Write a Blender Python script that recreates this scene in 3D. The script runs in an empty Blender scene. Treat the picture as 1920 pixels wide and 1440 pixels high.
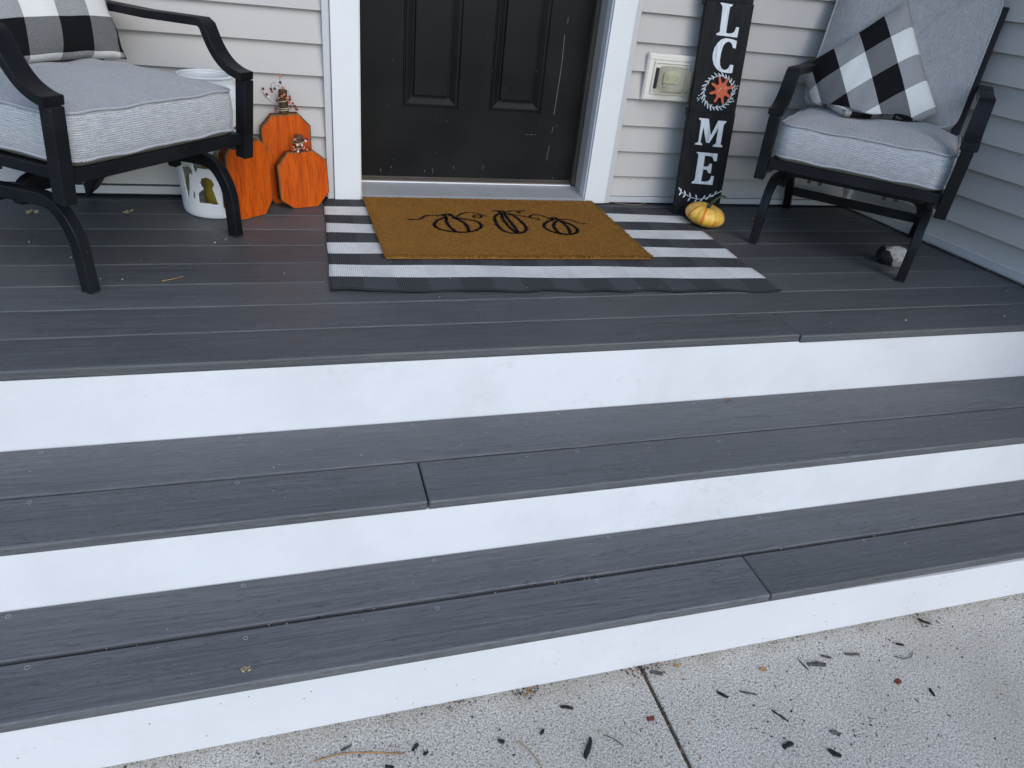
import bpy, bmesh, math, random
from mathutils import Vector, Matrix
R = math.radians
rnd = random.Random(7)
scn = bpy.context.scene
COL = scn.collection

# ------------------------------------------------------------------ camera, sky, sun, exposure
cd = bpy.data.cameras.new('camera'); cam = bpy.data.objects.new('camera', cd); COL.objects.link(cam)
cam.location = (-0.2878, -1.4901, 0.8385)
cam.rotation_euler = (R(58.8953), R(-5.7231), R(-15.862))
cd.sensor_width = 36; cd.lens = 1323.95 * 36 / 1920; cd.clip_start = 0.02; cd.clip_end = 2000
scn.camera = cam
SUN_EL, SUN_AZ = 37, 163            # degrees; azimuth clockwise from +Y (into the house)
w = bpy.data.worlds.new('World'); scn.world = w; w.use_nodes = True
nt = w.node_tree; bg = nt.nodes['Background']
sky = nt.nodes.new('ShaderNodeTexSky'); sky.sky_type = 'NISHITA'; sky.sun_disc = False
sky.sun_elevation = R(SUN_EL); sky.sun_rotation = R(SUN_AZ); sky.air_density = 1.0; sky.dust_density = 0.8; sky.ozone_density = 3.0
nt.links.new(sky.outputs[0], bg.inputs[0]); bg.inputs[1].default_value = 0.15
sd = bpy.data.lights.new('sun', 'SUN'); sun = bpy.data.objects.new('sun', sd); COL.objects.link(sun)
sd.energy = 0.75; sd.angle = R(45); sd.color = (1.0, 0.94, 0.84)
dv = Vector((math.sin(R(SUN_AZ)) * math.cos(R(SUN_EL)), math.cos(R(SUN_AZ)) * math.cos(R(SUN_EL)), math.sin(R(SUN_EL))))
sun.rotation_euler = dv.to_track_quat('Z', 'Y').to_euler()
vs = scn.view_settings; vs.view_transform = 'Standard'; vs.look = 'None'; vs.gamma = 1; vs.use_curve_mapping = False; vs.exposure = 0.78
scn.cycles.max_bounces = 8
try: scn.cycles.use_denoising = True; scn.cycles.use_adaptive_sampling = False
except Exception: pass

# ------------------------------------------------------------------ helpers
def tag(o, label=None, cat=None, group=None, kind=None):
    if label: o['label'] = label
    if cat: o['category'] = cat
    if group: o['group'] = group
    if kind: o['kind'] = kind
    return o
def empty(name, loc=(0, 0, 0), rz=0, parent=None):
    o = bpy.data.objects.new(name, None); COL.objects.link(o); o.location = loc; o.rotation_euler = (0, 0, rz)
    o.empty_display_size = .05
    if parent: o.parent = parent
    return o
def link(name, me, m, parent=None, smooth=False, bevel=0, seg=2):
    o = bpy.data.objects.new(name, me); COL.objects.link(o)
    if m is not None:
        for x in (m if isinstance(m, (list, tuple)) else [m]): me.materials.append(x)
    if parent: o.parent = parent
    if smooth:
        for p in me.polygons: p.use_smooth = True
    if bevel:
        b = o.modifiers.new('bevel', 'BEVEL'); b.width = bevel; b.segments = seg; b.limit_method = 'ANGLE'; b.angle_limit = R(40)
        for p in me.polygons: p.use_smooth = True
        try: b.harden_normals = True
        except Exception: pass
    return o
def mesh(name, verts, faces, m, parent=None, **k):
    me = bpy.data.meshes.new(name); me.from_pydata([tuple(v) for v in verts], [], faces); me.update()
    bm = bmesh.new(); bm.from_mesh(me); bmesh.ops.recalc_face_normals(bm, faces=bm.faces); bm.to_mesh(me); bm.free()
    return link(name, me, m, parent, **k)
class MB:
    def __init__(s): s.v = []; s.f = []; s.mi = []
    def add(s, v, f, mi=0):
        n = len(s.v); s.v += [tuple(p) for p in v]; s.f += [tuple(i + n for i in q) for q in f]; s.mi += [mi] * len(f); return s
    def box(s, a, b, mi=0):
        x0, y0, z0 = a; x1, y1, z1 = b
        return s.add([(x0, y0, z0), (x1, y0, z0), (x1, y1, z0), (x0, y1, z0), (x0, y0, z1), (x1, y0, z1), (x1, y1, z1), (x0, y1, z1)],
                     [(0, 3, 2, 1), (4, 5, 6, 7), (0, 1, 5, 4), (1, 2, 6, 5), (2, 3, 7, 6), (3, 0, 4, 7)], mi)
    def prism(s, poly, O, U, V, N, t, mi=0):
        O, U, V, N = map(Vector, (O, U, V, N)); n = len(poly)
        a = [O + U * p[0] + V * p[1] for p in poly]; b = [p + N * t for p in a]
        return s.add(a + b, [tuple(range(n))[::-1], tuple(range(n, 2 * n))] + [(i, (i + 1) % n, n + (i + 1) % n, n + i) for i in range(n)], mi)
    def tube(s, pts, r, n=8, mi=0, cap=True, taper=None):
        pts = [Vector(p) for p in pts]; rings = []; up = Vector((0.13, 0.31, 0.94)); base = len(s.v)
        for i, p in enumerate(pts):
            d = (pts[min(i + 1, len(pts) - 1)] - pts[max(i - 1, 0)]).normalized()
            a = d.cross(up)
            if a.length < .05: a = d.cross(Vector((1, 0, 0)))
            a.normalize(); b = a.cross(d).normalized()
            rr = r if taper is None else r * taper[i]
            for k in range(n):
                t = 2 * math.pi * k / n; s.v.append(tuple(p + a * (rr * math.cos(t)) + b * (rr * math.sin(t))))
        for i in range(len(pts) - 1):
            for k in range(n):
                s.f.append((base + i * n + k, base + i * n + (k + 1) % n, base + (i + 1) * n + (k + 1) % n, base + (i + 1) * n + k)); s.mi.append(mi)
        if cap:
            s.f.append(tuple(base + k for k in range(n))[::-1]); s.mi.append(mi)
            e = base + (len(pts) - 1) * n; s.f.append(tuple(e + k for k in range(n))); s.mi.append(mi)
        return s
    def bar(s, pts, side, wd, ht, mi=0, widths=None):
        """rectangular tube swept along pts; `side` is the fixed lateral axis, wd its width, ht the thickness"""
        pts = [Vector(p) for p in pts]; sd = Vector(side).normalized(); base = len(s.v); n = len(pts)
        for i, p in enumerate(pts):
            t0 = (pts[i] - pts[i - 1]).normalized() if i else None
            t1 = (pts[i + 1] - pts[i]).normalized() if i < n - 1 else None
            t = ((t0 or t1) + (t1 or t0)).normalized(); nn = sd.cross(t).normalized()
            c = 1.0
            if t0 is not None and t1 is not None: c = 1 / max(.5, t.dot(t1))
            ww = wd if widths is None else widths[i]
            for a, b in ((-1, -1), (1, -1), (1, 1), (-1, 1)): s.v.append(tuple(p + sd * (a * ww / 2) + nn * (b * ht / 2 * c)))
        for i in range(n - 1):
            for k in range(4):
                s.f.append((base + i * 4 + k, base + i * 4 + (k + 1) % 4, base + (i + 1) * 4 + (k + 1) % 4, base + (i + 1) * 4 + k)); s.mi.append(mi)
        s.f.append((base + 3, base + 2, base + 1, base)); e = base + (n - 1) * 4; s.f.append((e, e + 1, e + 2, e + 3)); s.mi += [mi, mi]
        return s
    def sphere(s, c, r, nu=8, nv=6, mi=0, sc=(1, 1, 1)):
        c = Vector(c); v = [c + Vector((0, 0, -r * sc[2]))]; f = []
        for j in range(1, nv):
            th = math.pi * j / nv
            for i in range(nu):
                ph = 2 * math.pi * i / nu; v.append(c + Vector((r * sc[0] * math.sin(th) * math.cos(ph), r * sc[1] * math.sin(th) * math.sin(ph), -r * sc[2] * math.cos(th))))
        v.append(c + Vector((0, 0, r * sc[2]))); L = len(v) - 1
        for i in range(nu): f.append((0, 1 + (i + 1) % nu, 1 + i)); f.append((L, L - nu + i, L - nu + (i + 1) % nu))
        for j in range(nv - 2):
            for i in range(nu): a = 1 + j * nu; f.append((a + i, a + (i + 1) % nu, a + nu + (i + 1) % nu, a + nu + i))
        return s.add(v, f, mi)
    def cyl(s, a, b, r, n=12, mi=0): return s.tube([a, b], r, n, mi)
    def build(s, name, m, parent=None, recalc=True, **k):
        me = bpy.data.meshes.new(name); me.from_pydata(s.v, [], s.f); me.update()
        me.polygons.foreach_set('material_index', s.mi)
        if recalc:
            bm = bmesh.new(); bm.from_mesh(me); bmesh.ops.recalc_face_normals(bm, faces=bm.faces); bm.to_mesh(me); bm.free()
        return link(name, me, m, parent, **k)
def smooth_pts(pts, it=2):
    pts = [Vector(p) for p in pts]
    for _ in range(it):
        q = [pts[0]]
        for a, b in zip(pts, pts[1:]): q += [a * .75 + b * .25, a * .25 + b * .75]
        q.append(pts[-1]); pts = q
    return pts
def fillet(pts, r, n=6):
    """round the inner corners of a polyline"""
    pts = [Vector(p) for p in pts]; out = [pts[0]]
    for i in range(1, len(pts) - 1):
        a, b, c = pts[i - 1], pts[i], pts[i + 1]; rr = r[i - 1] if isinstance(r, (list, tuple)) else r
        p0 = b + (a - b).normalized() * rr; p2 = b + (c - b).normalized() * rr
        for k in range(n + 1):
            t = k / n; out.append(p0 * (1 - t) ** 2 + b * 2 * t * (1 - t) + p2 * t * t)
    out.append(pts[-1]); return out

# ------------------------------------------------------------------ materials
class NT:
    def __init__(s, name, rough=.5, col=(.5, .5, .5), spec=.5, metal=0):
        s.m = bpy.data.materials.new(name); s.m.use_nodes = True; s.t = s.m.node_tree; s.p = s.t.nodes['Principled BSDF']
        s.p.inputs['Roughness'].default_value = rough; s.p.inputs['Base Color'].default_value = (*col, 1)
        s.p.inputs['Specular IOR Level'].default_value = spec; s.p.inputs['Metallic'].default_value = metal
        s._c = {}
    def n(s, typ, **k):
        o = s.t.nodes.new('ShaderNode' + typ)
        for a, b in k.items(): setattr(o, a, b)
        return o
    def l(s, a, b): s.t.links.new(a, b)
    def coord(s, kind='Object'):
        if kind not in s._c: s._c[kind] = s.n('TexCoord').outputs[kind]
        return s._c[kind]
    def rand(s): 
        if 'r' not in s._c: s._c['r'] = s.n('ObjectInfo').outputs['Random']
        return s._c['r']
    def map(s, scale=(1, 1, 1), src=None, off=True, loc=(0, 0, 0), rot=(0, 0, 0)):
        m = s.n('Mapping'); m.inputs['Scale'].default_value = scale; m.inputs['Location'].default_value = loc; m.inputs['Rotation'].default_value = rot
        c = src or s.coord()
        if off:
            a = s.n('VectorMath', operation='MULTIPLY_ADD'); s.l(s.rand(), a.inputs[0]); a.inputs[1].default_value = (37, 23, 11); s.l(c, a.inputs[2]); c = a.outputs[0]
        s.l(c, m.inputs[0]); return m.outputs[0]
    def noise(s, vec, scale=5, detail=3, rough=.5, dist=0):
        o = s.n('TexNoise'); s.l(vec, o.inputs['Vector']); o.inputs['Scale'].default_value = scale; o.inputs['Detail'].default_value = detail
        o.inputs['Roughness'].default_value = rough; o.inputs['Distortion'].default_value = dist; return o.outputs['Fac']
    def voro(s, vec, scale, out='Distance', feature='F1'):
        o = s.n('TexVoronoi', feature=feature); s.l(vec, o.inputs['Vector']); o.inputs['Scale'].default_value = scale; return o.outputs[out]
    def ramp(s, fac, stops, interp='LINEAR'):
        o = s.n('ValToRGB'); r = o.color_ramp; r.interpolation = interp
        while len(r.elements) < len(stops): r.elements.new(.5)
        for e, (p, c) in zip(r.elements, stops): e.position = p; e.color = (c, c, c, 1) if isinstance(c, (int, float)) else (*c, 1)
        s.l(fac, o.inputs[0]); return o.outputs[0]
    def mix(s, fac, a, b, blend='MIX'):
        o = s.n('Mix', data_type='RGBA', blend_type=blend); o.clamp_factor = True
        for v, i in ((fac, 0), (a, 6), (b, 7)):
            if isinstance(v, (int, float)): o.inputs[i].default_value = v if i == 0 else (v, v, v, 1)
            elif isinstance(v, tuple): o.inputs[i].default_value = (*v, 1)
            else: s.l(v, o.inputs[i])
        return o.outputs[2]
    def math(s, op, a, b=0, c=None):
        o = s.n('Math', operation=op)
        for v, i in ((a, 0), (b, 1), (c, 2)):
            if v is None: continue
            if isinstance(v, (int, float)): o.inputs[i].default_value = v
            else: s.l(v, o.inputs[i])
        return o.outputs[0]
    def col(s, c): s.l(c, s.p.inputs['Base Color']); return s
    def rough(s, c): s.l(c, s.p.inputs['Roughness']); return s
    def bump(s, h, strength=.3, dist=.002):
        o = s.n('Bump'); o.inputs['Strength'].default_value = strength; o.inputs['Distance'].default_value = dist; s.l(h, o.inputs['Height'])
        s.l(o.outputs[0], s.p.inputs['Normal']); return s

def m_board(name, c, grain=.6):
    t = NT(name, .5, spec=.45)
    g1 = t.noise(t.map((4.0, 175, 175)), 1, 4, .65, .35)             # long embossed grain
    g2 = t.noise(t.map((1.1, 26, 26)), 1, 3, .55, 1.6)              # cathedral figure
    wv = t.math('SINE', t.math('MULTIPLY', g2, 95))
    fig = t.ramp(wv, [(.0, 0), (.75, .15), (.97, 1)])
    gr = t.ramp(g1, [(.38, 0), (.62, 1)])
    h = t.math('SUBTRACT', gr, t.math('MULTIPLY', fig, .8))
    fl = t.noise(t.map((1, 1, 1)), 420, 2, .6)
    fleck = t.ramp(fl, [(.66, 0), (.74, 1)])
    fd = t.noise(t.map((1, 1, 1)), 6, 2)
    fleck = t.math('MULTIPLY', fleck, t.ramp(fd, [(.3, .25), (.7, 1)]))
    big = t.noise(t.map((.7, 6, 6)), 1.3, 3)
    a = t.mix(t.ramp(big, [(.3, 0), (.7, 1)]), tuple(x * .82 for x in c), tuple(x * 1.14 for x in c))
    a = t.mix(t.math('MULTIPLY', gr, .6), a, tuple(x * 1.6 for x in c))
    a = t.mix(t.math('MULTIPLY', fig, min(1, .75 * grain)), a, tuple(x * .5 for x in c))
    a = t.mix(t.math('MULTIPLY', fleck, .75), a, (.42, .44, .47))
    v = t.math('MULTIPLY_ADD', t.rand(), .34, .83)
    a = t.mix(1.0, a, v, 'MULTIPLY')
    dust = t.noise(t.map((1, 1, 1)), 2.2, 4, .6)
    a = t.mix(t.ramp(dust, [(.5, 0), (.8, .16)]), a, (.22, .21, .20))
    t.col(a); t.rough(t.ramp(g1, [(.3, .42), (.7, .6)])); t.bump(h, .55 * grain, .0012); return t.m
def m_paint(name, c, rough=.45, dirt=.15, dirtc=(.35, .34, .32), specks=False, var=0., grain=None, spec=.4):
    t = NT(name, rough, spec=spec)
    n1 = t.noise(t.map((1, 1, 1)), 3.5, 5, .65)
    a = t.mix(t.ramp(n1, [(.42, 0), (.75, dirt)]), c, dirtc)
    n2 = t.noise(t.map((14, 5, 24)), 2.2, 5, .75, .5); n2b = t.noise(t.map((1, 1, 1)), 2.1, 3)
    a = t.mix(t.math('MULTIPLY', t.ramp(n2, [(.54, 0), (.68, dirt * 1.25)]), t.ramp(n2b, [(.45, 0), (.62, 1)])), a, dirtc)
    if specks:
        v = t.voro(t.map((1, 1, 1)), 46)
        sp = t.ramp(v, [(.0, 1), (.07, 1), (.09, 0)])
        v2 = t.noise(t.map((1, 1, 1)), 9, 2)
        sp = t.math('MULTIPLY', sp, t.ramp(v2, [(.52, 0), (.56, .85)]))
        a = t.mix(sp, a, (.03, .03, .035))
    if var: a = t.mix(1.0, a, t.math('MULTIPLY_ADD', t.rand(), var, 1 - var / 2), 'MULTIPLY')
    t.col(a); t.rough(t.ramp(n1, [(.3, rough - .06), (.7, rough + .1)]))
    g = t.noise(t.map(grain or (30, 30, 30)), 1, 4, .6); t.bump(g, .12 if grain is None else .25, .001); return t.m

M = {}
M['board'] = m_board('deck composite', (.070, .072, .074))
M['tread'] = m_board('tread composite', (.088, .090, .092), .8)
M['white'] = m_paint('white pvc riser', (.73, .735, .74), .42, .24, (.40, .395, .38))
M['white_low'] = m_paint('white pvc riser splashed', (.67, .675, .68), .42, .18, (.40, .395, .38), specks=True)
M['casing'] = m_paint('white casing', (.75, .755, .75), .4, .08, (.45, .44, .42))
M['jamb'] = m_paint('jamb', (.46, .43, .385), .45, .22, (.17, .16, .15), grain=(40, 40, 4))
M['siding'] = m_paint('grey siding', (.505, .48, .45), .5, .14, (.34, .33, .33), grain=(5, 60, 60), var=.05)
M['channel'] = m_paint('siding trim', (.55, .545, .54), .42, .10, (.33, .33, .33))
M['ceiling'] = m_paint('porch ceiling', (.75, .75, .74), .5, .1)
def m_door():
    t = NT('black door paint', .5, spec=.12); n = t.noise(t.map((1, 1, 1), off=False), 4, 4)
    a = t.mix(t.ramp(n, [(.35, 0), (.7, 1)]), (.0085, .0085, .0090), (.014, .014, .0132))
    d = t.noise(t.map((14, 14, 5), off=False), 4, 5, .7)
    a = t.mix(t.ramp(d, [(.62, 0), (.78, .22)]), a, (.09, .085, .08))
    t.col(a); t.rough(t.ramp(n, [(.3, .34), (.7, .5)])); t.bump(t.noise(t.map((260, 260, 60), off=False), 1, 3), .12, .0006); return t.m
M['door'] = m_door()
M['strip'] = m_paint('weatherstrip', (.045, .038, .034), .6, .3, (.2, .17, .13))
M['bronze'] = m_paint('sill track', (.11, .08, .055), .45, .3, (.05, .04, .03))
M['sill'] = m_paint('aluminium sill', (.34, .345, .35), .38, .25, (.18, .17, .16), grain=(4, 60, 60))
M['bright'] = m_paint('bright metal edge', (.78, .78, .78), .3, .1)
M['scratch'] = NT('bare scratch', .6, (.125, .12, .118)).m
M['dark'] = NT('dark void', .9, (.012, .012, .013)).m
def m_metal():
    t = NT('black powder coat', .5, spec=.2); n = t.noise(t.map((1, 1, 1)), 9, 4)
    a = t.mix(t.ramp(n, [(.4, 0), (.75, 1)]), (.0065, .007, .009), (.013, .014, .0165))
    d = t.noise(t.map((1, 1, 1)), 60, 4, .7); a = t.mix(t.ramp(d, [(.68, 0), (.78, .25)]), a, (.16, .16, .16))
    t.col(a); t.rough(t.ramp(n, [(.3, .36), (.7, .55)])); t.bump(t.noise(t.map((1, 1, 1)), 700, 2), .15, .0004); return t.m
M['metal'] = m_metal()
M['bolt'] = NT('bolt steel', .35, (.09, .085, .08), metal=.6).m
def m_fabric(name, line, base, dark):
    t = NT(name, .95, spec=.12); uv = t.coord('UV')
    s1 = t.noise(t.map(line, uv), 1, 3, .7)
    s2 = t.noise(t.map((1, 1, 1), uv), 420, 2, .6)
    sx = t.noise(t.map((line[1] * .8, line[0] * .5, 1), uv), 1, 2, .6)
    rib = t.n('SeparateXYZ'); t.l(uv, rib.inputs[0])
    ax = rib.outputs[1] if line[1] > line[0] else rib.outputs[0]
    rb = t.math('SINE', t.math('MULTIPLY', ax, 2 * math.pi / .0052))
    k = t.math('ADD', t.math('MULTIPLY', s1, .46), t.math('ADD', t.math('MULTIPLY', s2, .48), t.math('MULTIPLY', sx, .12)))
    k = t.math('ADD', k, t.math('MULTIPLY', rb, .07))
    a = t.ramp(k, [(.40, dark), (.68, base)])
    b = t.noise(t.map((1, 1, 1), uv), 5, 4); a = t.mix(t.ramp(b, [(.5, 0), (.8, .25)]), a, tuple(x * .72 for x in base))
    t.col(a); t.bump(t.math('ADD', t.math('MULTIPLY', rb, .5), s2), .5, .0009)
    t.p.inputs['Sheen Weight'].default_value = .25; return t.m
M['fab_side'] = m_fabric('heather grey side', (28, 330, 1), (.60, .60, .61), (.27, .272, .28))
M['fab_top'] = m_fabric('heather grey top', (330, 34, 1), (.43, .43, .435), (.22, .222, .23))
def m_cord():
    t = NT('twisted piping', .9, spec=.15); uv = t.coord('Object')
    s = t.n('TexWave'); s.wave_type = 'BANDS'; s.bands_direction = 'DIAGONAL'; t.l(t.map((1, 1, 1)), s.inputs[0]); s.inputs['Scale'].default_value = 95; s.inputs['Distortion'].default_value = 1
    t.col(t.ramp(s.outputs['Fac'], [(.25, (.26, .262, .27)), (.6, (.50, .50, .51))])); t.bump(s.outputs['Fac'], .5, .001); return t.m
M['cord'] = m_cord()
M['underside'] = NT('beige underside', .95, (.27, .25, .20)).m
def m_plaid(cell, ou, ov):
    t = NT('buffalo plaid', .92, spec=.12); uv = t.coord('UV'); sp = t.n('SeparateXYZ'); t.l(uv, sp.inputs[0])
    def par(x, off): return t.math('GREATER_THAN', t.math('FRACT', t.math('MULTIPLY', t.math('SUBTRACT', x, off), .5 / cell)), .5)
    a, b = par(sp.outputs[0], ou), par(sp.outputs[1], ov)
    s = t.math('ADD', a, b)
    tw = t.math('SINE', t.math('MULTIPLY', t.math('ADD', sp.outputs[0], t.math('MULTIPLY', sp.outputs[1], .8)), 2 * math.pi / .0042))
    wn = t.noise(t.map((1, 1, 1), uv), 330, 2, .6)
    tw = t.math('ADD', t.math('MULTIPLY', tw, .5), t.math('SUBTRACT', wn, .5))
    g1 = t.ramp(t.math('ADD', t.math('MULTIPLY', tw, .6), .5), [(.25, .05), (.75, .27)]); g2 = t.ramp(t.math('ADD', t.math('MULTIPLY', tw, .6), .5), [(.25, .10), (.75, .50)]); gray = t.mix(b, g1, g2)
    wh = t.mix(t.ramp(wn, [(.4, 0), (.7, .35)]), (.74, .735, .70), (.60, .59, .56))
    bl = t.mix(t.ramp(wn, [(.4, 0), (.7, .5)]), (.0075, .0075, .009), (.017, .017, .019))
    c = t.mix(t.math('GREATER_THAN', s, .5), bl, gray); c = t.mix(t.math('GREATER_THAN', s, 1.5), c, wh)
    t.col(c); t.bump(t.math('ADD', wn, t.math('MULTIPLY', tw, .4)), .35, .0007); return t.m
def m_wood(name, c1, c2, worn=(.17, .12, .045), wear=.5):
    t = NT(name, .6, spec=.18)
    g = t.noise(t.map((42, 42, 3.2)), 1, 4, .62, .5)
    a = t.mix(t.ramp(g, [(.35, 0), (.66, 1)]), c2, c1)
    d = t.noise(t.map((100, 100, 10)), 1.5, 5, .7, .8); a = t.mix(t.ramp(d, [(.50, 0), (.63, min(1, wear * 1.5))]), a, tuple(x * .42 for x in c1))
    n = t.noise(t.map((1, 1, .6)), 13, 5, .7); a = t.mix(t.ramp(n, [(.66, 0), (.76, wear)]), a, worn)
    t.col(a); t.bump(g, .35, .0012); return t.m
M['orange'] = m_wood('orange painted wood', (.64, .108, .004), (.47, .063, .0025))
M['orange_dim'] = m_wood('rust orange edge', (.24, .05, .010), (.14, .028, .007), wear=.6)
M['worn'] = m_wood('bare worn edge', (.20, .13, .05), (.09, .055, .02), wear=.4)
M['stem'] = m_wood('stem bark', (.13, .09, .045), (.055, .038, .02), wear=.5)
M['raffia'] = NT('raffia', .8, (.50, .40, .27)).m
M['wire'] = NT('sprig wire', .7, (.22, .16, .12)).m
M['berry_dark'] = NT('dark red berry', .28, (.11, .008, .010)).m
M['berry_red'] = NT('red berry', .28, (.33, .025, .018)).m
M['berry_orange'] = NT('orange berry', .35, (.62, .16, .07)).m
M['berry_white'] = NT('pale berry', .35, (.72, .60, .55)).m
M['ceramic'] = m_paint('white ceramic', (.78, .785, .79), .22, .03, (.55, .55, .55), spec=.5)
M['candle'] = NT('amber candle', .6, (.42, .30, .03)).m
def m_signwood():
    t = NT('black stained board', .6, spec=.2); g = t.noise(t.map((70, 70, 2.2)), 1, 4, .62, .4)
    t.col(t.ramp(g, [(.35, (.005, .0055, .0065)), (.68, (.015, .0165, .019))])); t.bump(g, .4, .001); return t.m
M['sign'] = m_signwood()
def m_letter():
    t = NT('white painted letter', .6, spec=.3); g = t.noise(t.map((70, 70, 2.2), off=False), 1, 4, .62, .4)
    t.col(t.ramp(g, [(.32, (.48, .51, .54)), (.55, (.70, .74, .77))])); return t.m
M['letter'] = m_letter()
M['vermilion'] = m_paint('vermilion ornament', (.60, .125, .055), .5, .2, (.42, .09, .05))
M['ivory'] = m_paint('ivory plastic', (.77, .735, .65), .4, .1, (.5, .48, .38))
M['yellowed'] = NT('yellowed outlet', .45, (.78, .76, .52)).m
M['slot'] = NT('outlet slot', .6, (.03, .03, .03)).m
def m_bubble():
    t = NT('smoky cover', .2, (.40, .40, .35), spec=.5); t.p.inputs['Alpha'].default_value = 1
    tr = t.n('BsdfTransparent'); tr.inputs[0].default_value = (.86, .85, .78, 1)
    n = t.noise(t.map((1, 1, 1)), 18, 4); mx = t.n('MixShader')
    t.l(t.ramp(n, [(.3, .2), (.7, .38)]), mx.inputs[0]); t.l(tr.outputs[0], mx.inputs[1]); t.l(t.p.outputs[0], mx.inputs[2])
    t.l(mx.outputs[0], t.t.nodes['Material Output'].inputs[0]); return t.m
M['bubble'] = m_bubble()
def m_gourd():
    t = NT('mini pumpkin skin', .38, spec=.45); uv = t.coord('UV'); sp = t.n('SeparateXYZ'); t.l(uv, sp.inputs[0])
    wob = t.noise(t.map((1, 1, 1)), 26, 4, .6)
    u = t.math('ADD', sp.outputs[0], t.math('MULTIPLY', t.math('SUBTRACT', wob, .5), .05))
    f = t.math('ABSOLUTE', t.math('SUBTRACT', t.math('FRACT', t.math('MULTIPLY', u, 9)), .5))
    st = t.ramp(f, [(.0, 1), (.07, 1), (.13, 0)])
    pt = t.noise(t.map((1, 1, 1)), 9, 2); st = t.math('MULTIPLY', st, t.ramp(pt, [(.36, 0), (.5, 1)]))
    b = t.noise(t.map((1, 1, 1)), 14, 3); a = t.mix(t.ramp(b, [(.35, 0), (.7, 1)]), (.82, .46, .05), (.88, .58, .15))
    v = t.voro(t.map((1, 1, 1)), 130); sk = t.ramp(v, [(.22, 1), (.32, 0)])
    sk = t.math('MULTIPLY', sk, t.ramp(t.noise(t.map((1, 1, 1)), 30, 2), [(.5, 0), (.6, .7)]))
    a = t.mix(st, a, (.72, .19, .012)); a = t.mix(sk, a, (.42, .16, .03)); t.col(a); t.bump(wob, .2, .002); return t.m
M['gourd'] = m_gourd()
M['gourd_stem'] = m_wood('green stem', (.07, .085, .045), (.03, .04, .022), wear=.2)
def m_rug():
    t = NT('striped rug weave', .95, spec=.1); uv = t.coord('UV'); sp = t.n('SeparateXYZ'); t.l(uv, sp.inputs[0])
    wob = t.noise(t.map((90, 3, 1), uv, off=False), 1, 2)
    v = t.math('ADD', sp.outputs[1], t.math('MULTIPLY', t.math('SUBTRACT', wob, .5), .05))
    odd = t.math('GREATER_THAN', t.math('FRACT', t.math('MULTIPLY', v, .5)), .5)
    rib = t.math('SINE', t.math('MULTIPLY', sp.outputs[0], 2 * math.pi / .0055))
    row = t.noise(t.map((40, 60, 1), uv, off=False), 1, 2, .6)
    wn = t.noise(t.map((1, .09, 1), uv, off=False), 260, 3, .7)
    k = t.math('ADD', t.math('MULTIPLY', rib, .16), wn)
    wh = t.ramp(k, [(.30, (.52, .52, .50)), (.60, (.80, .80, .77))])
    bk = t.ramp(k, [(.35, (.030, .031, .034)), (.75, (.095, .096, .10))])
    chk = t.math('GREATER_THAN', t.math('FRACT', t.math('MULTIPLY', sp.outputs[0], 1 / .187)), .5)
    wh = t.mix(t.math('MULTIPLY', chk, .22), wh, (.50, .50, .49)); bk = t.mix(t.math('MULTIPLY', chk, .25), bk, (.12, .12, .125))
    d = t.noise(t.map((1, .09, 1), uv, off=False), 7, 5, .65)
    wh = t.mix(t.ramp(d, [(.45, 0), (.75, .4)]), wh, (.34, .33, .30))
    c = t.mix(odd, bk, wh)
    df = t.noise(t.map((1, .09, 1), uv, off=False), 120, 3, .8)
    c = t.mix(t.ramp(df, [(.70, 0), (.78, .35)]), c, (.30, .25, .17))
    t.col(c); t.bump(k, .6, .0012); return t.m
M['rug'] = m_rug()
M['fringe'] = NT('black rug binding', .8, (.010, .011, .014)).m
def m_coir(name, c1, c2):
    t = NT(name, .9, spec=.1); n = t.noise(t.map((1, 1, .3), off=False), 520, 2, .7); b = t.noise(t.map((1, 1, 1), off=False), 6, 4)
    a = t.ramp(n, [(.3, c2), (.68, c1)]); a = t.mix(t.ramp(b, [(.35, 0), (.75, .3)]), a, tuple(x * .62 for x in c1)); t.col(a); return t.m
M['coir'] = m_coir('coir', (.38, .19, .046), (.165, .073, .015))
M['coir_black'] = m_coir('black coir', (.014, .014, .018), (.006, .006, .009))
def m_concrete():
    t = NT('washed concrete', .85, spec=.25); V = t.map((1, 1, 1), off=False)
    b = t.noise(V, 2.4, 5, .6)
    a = t.mix(t.ramp(b, [(.32, 0), (.7, 1)]), (.50, .465, .40), (.64, .60, .53))
    f = t.noise(V, 230, 4, .8); a = t.mix(t.ramp(f, [(.38, .9), (.51, 0)]), a, (.10, .092, .078))
    a = t.mix(t.ramp(f, [(.54, 0), (.66, .9)]), a, (.88, .83, .77))
    g = t.noise(V, 120, 3, .7); a = t.mix(t.ramp(g, [(.33, .9), (.40, 0)]), a, (.06, .058, .055))
    g2 = t.noise(t.map((1.3, 1, 1), off=False, loc=(3, 5, 0)), 62, 3, .75, .4); a = t.mix(t.ramp(g2, [(.30, .9), (.345, 0)]), a, (.075, .07, .068))
    s_ = t.noise(V, 1.1, 4, .6); a = t.mix(t.ramp(s_, [(.5, 0), (.75, .45)]), a, (.33, .29, .22))
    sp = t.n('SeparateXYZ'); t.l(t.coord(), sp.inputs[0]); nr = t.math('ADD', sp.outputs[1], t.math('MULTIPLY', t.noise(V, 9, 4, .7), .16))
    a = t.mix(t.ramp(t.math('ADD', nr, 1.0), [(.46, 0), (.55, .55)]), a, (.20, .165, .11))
    t.col(a); t.bump(f, .8, .0025); return t.m
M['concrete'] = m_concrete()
M['joint_dirt'] = m_paint('joint dirt', (.06, .045, .03), .95, .5, (.14, .09, .05))
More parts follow.
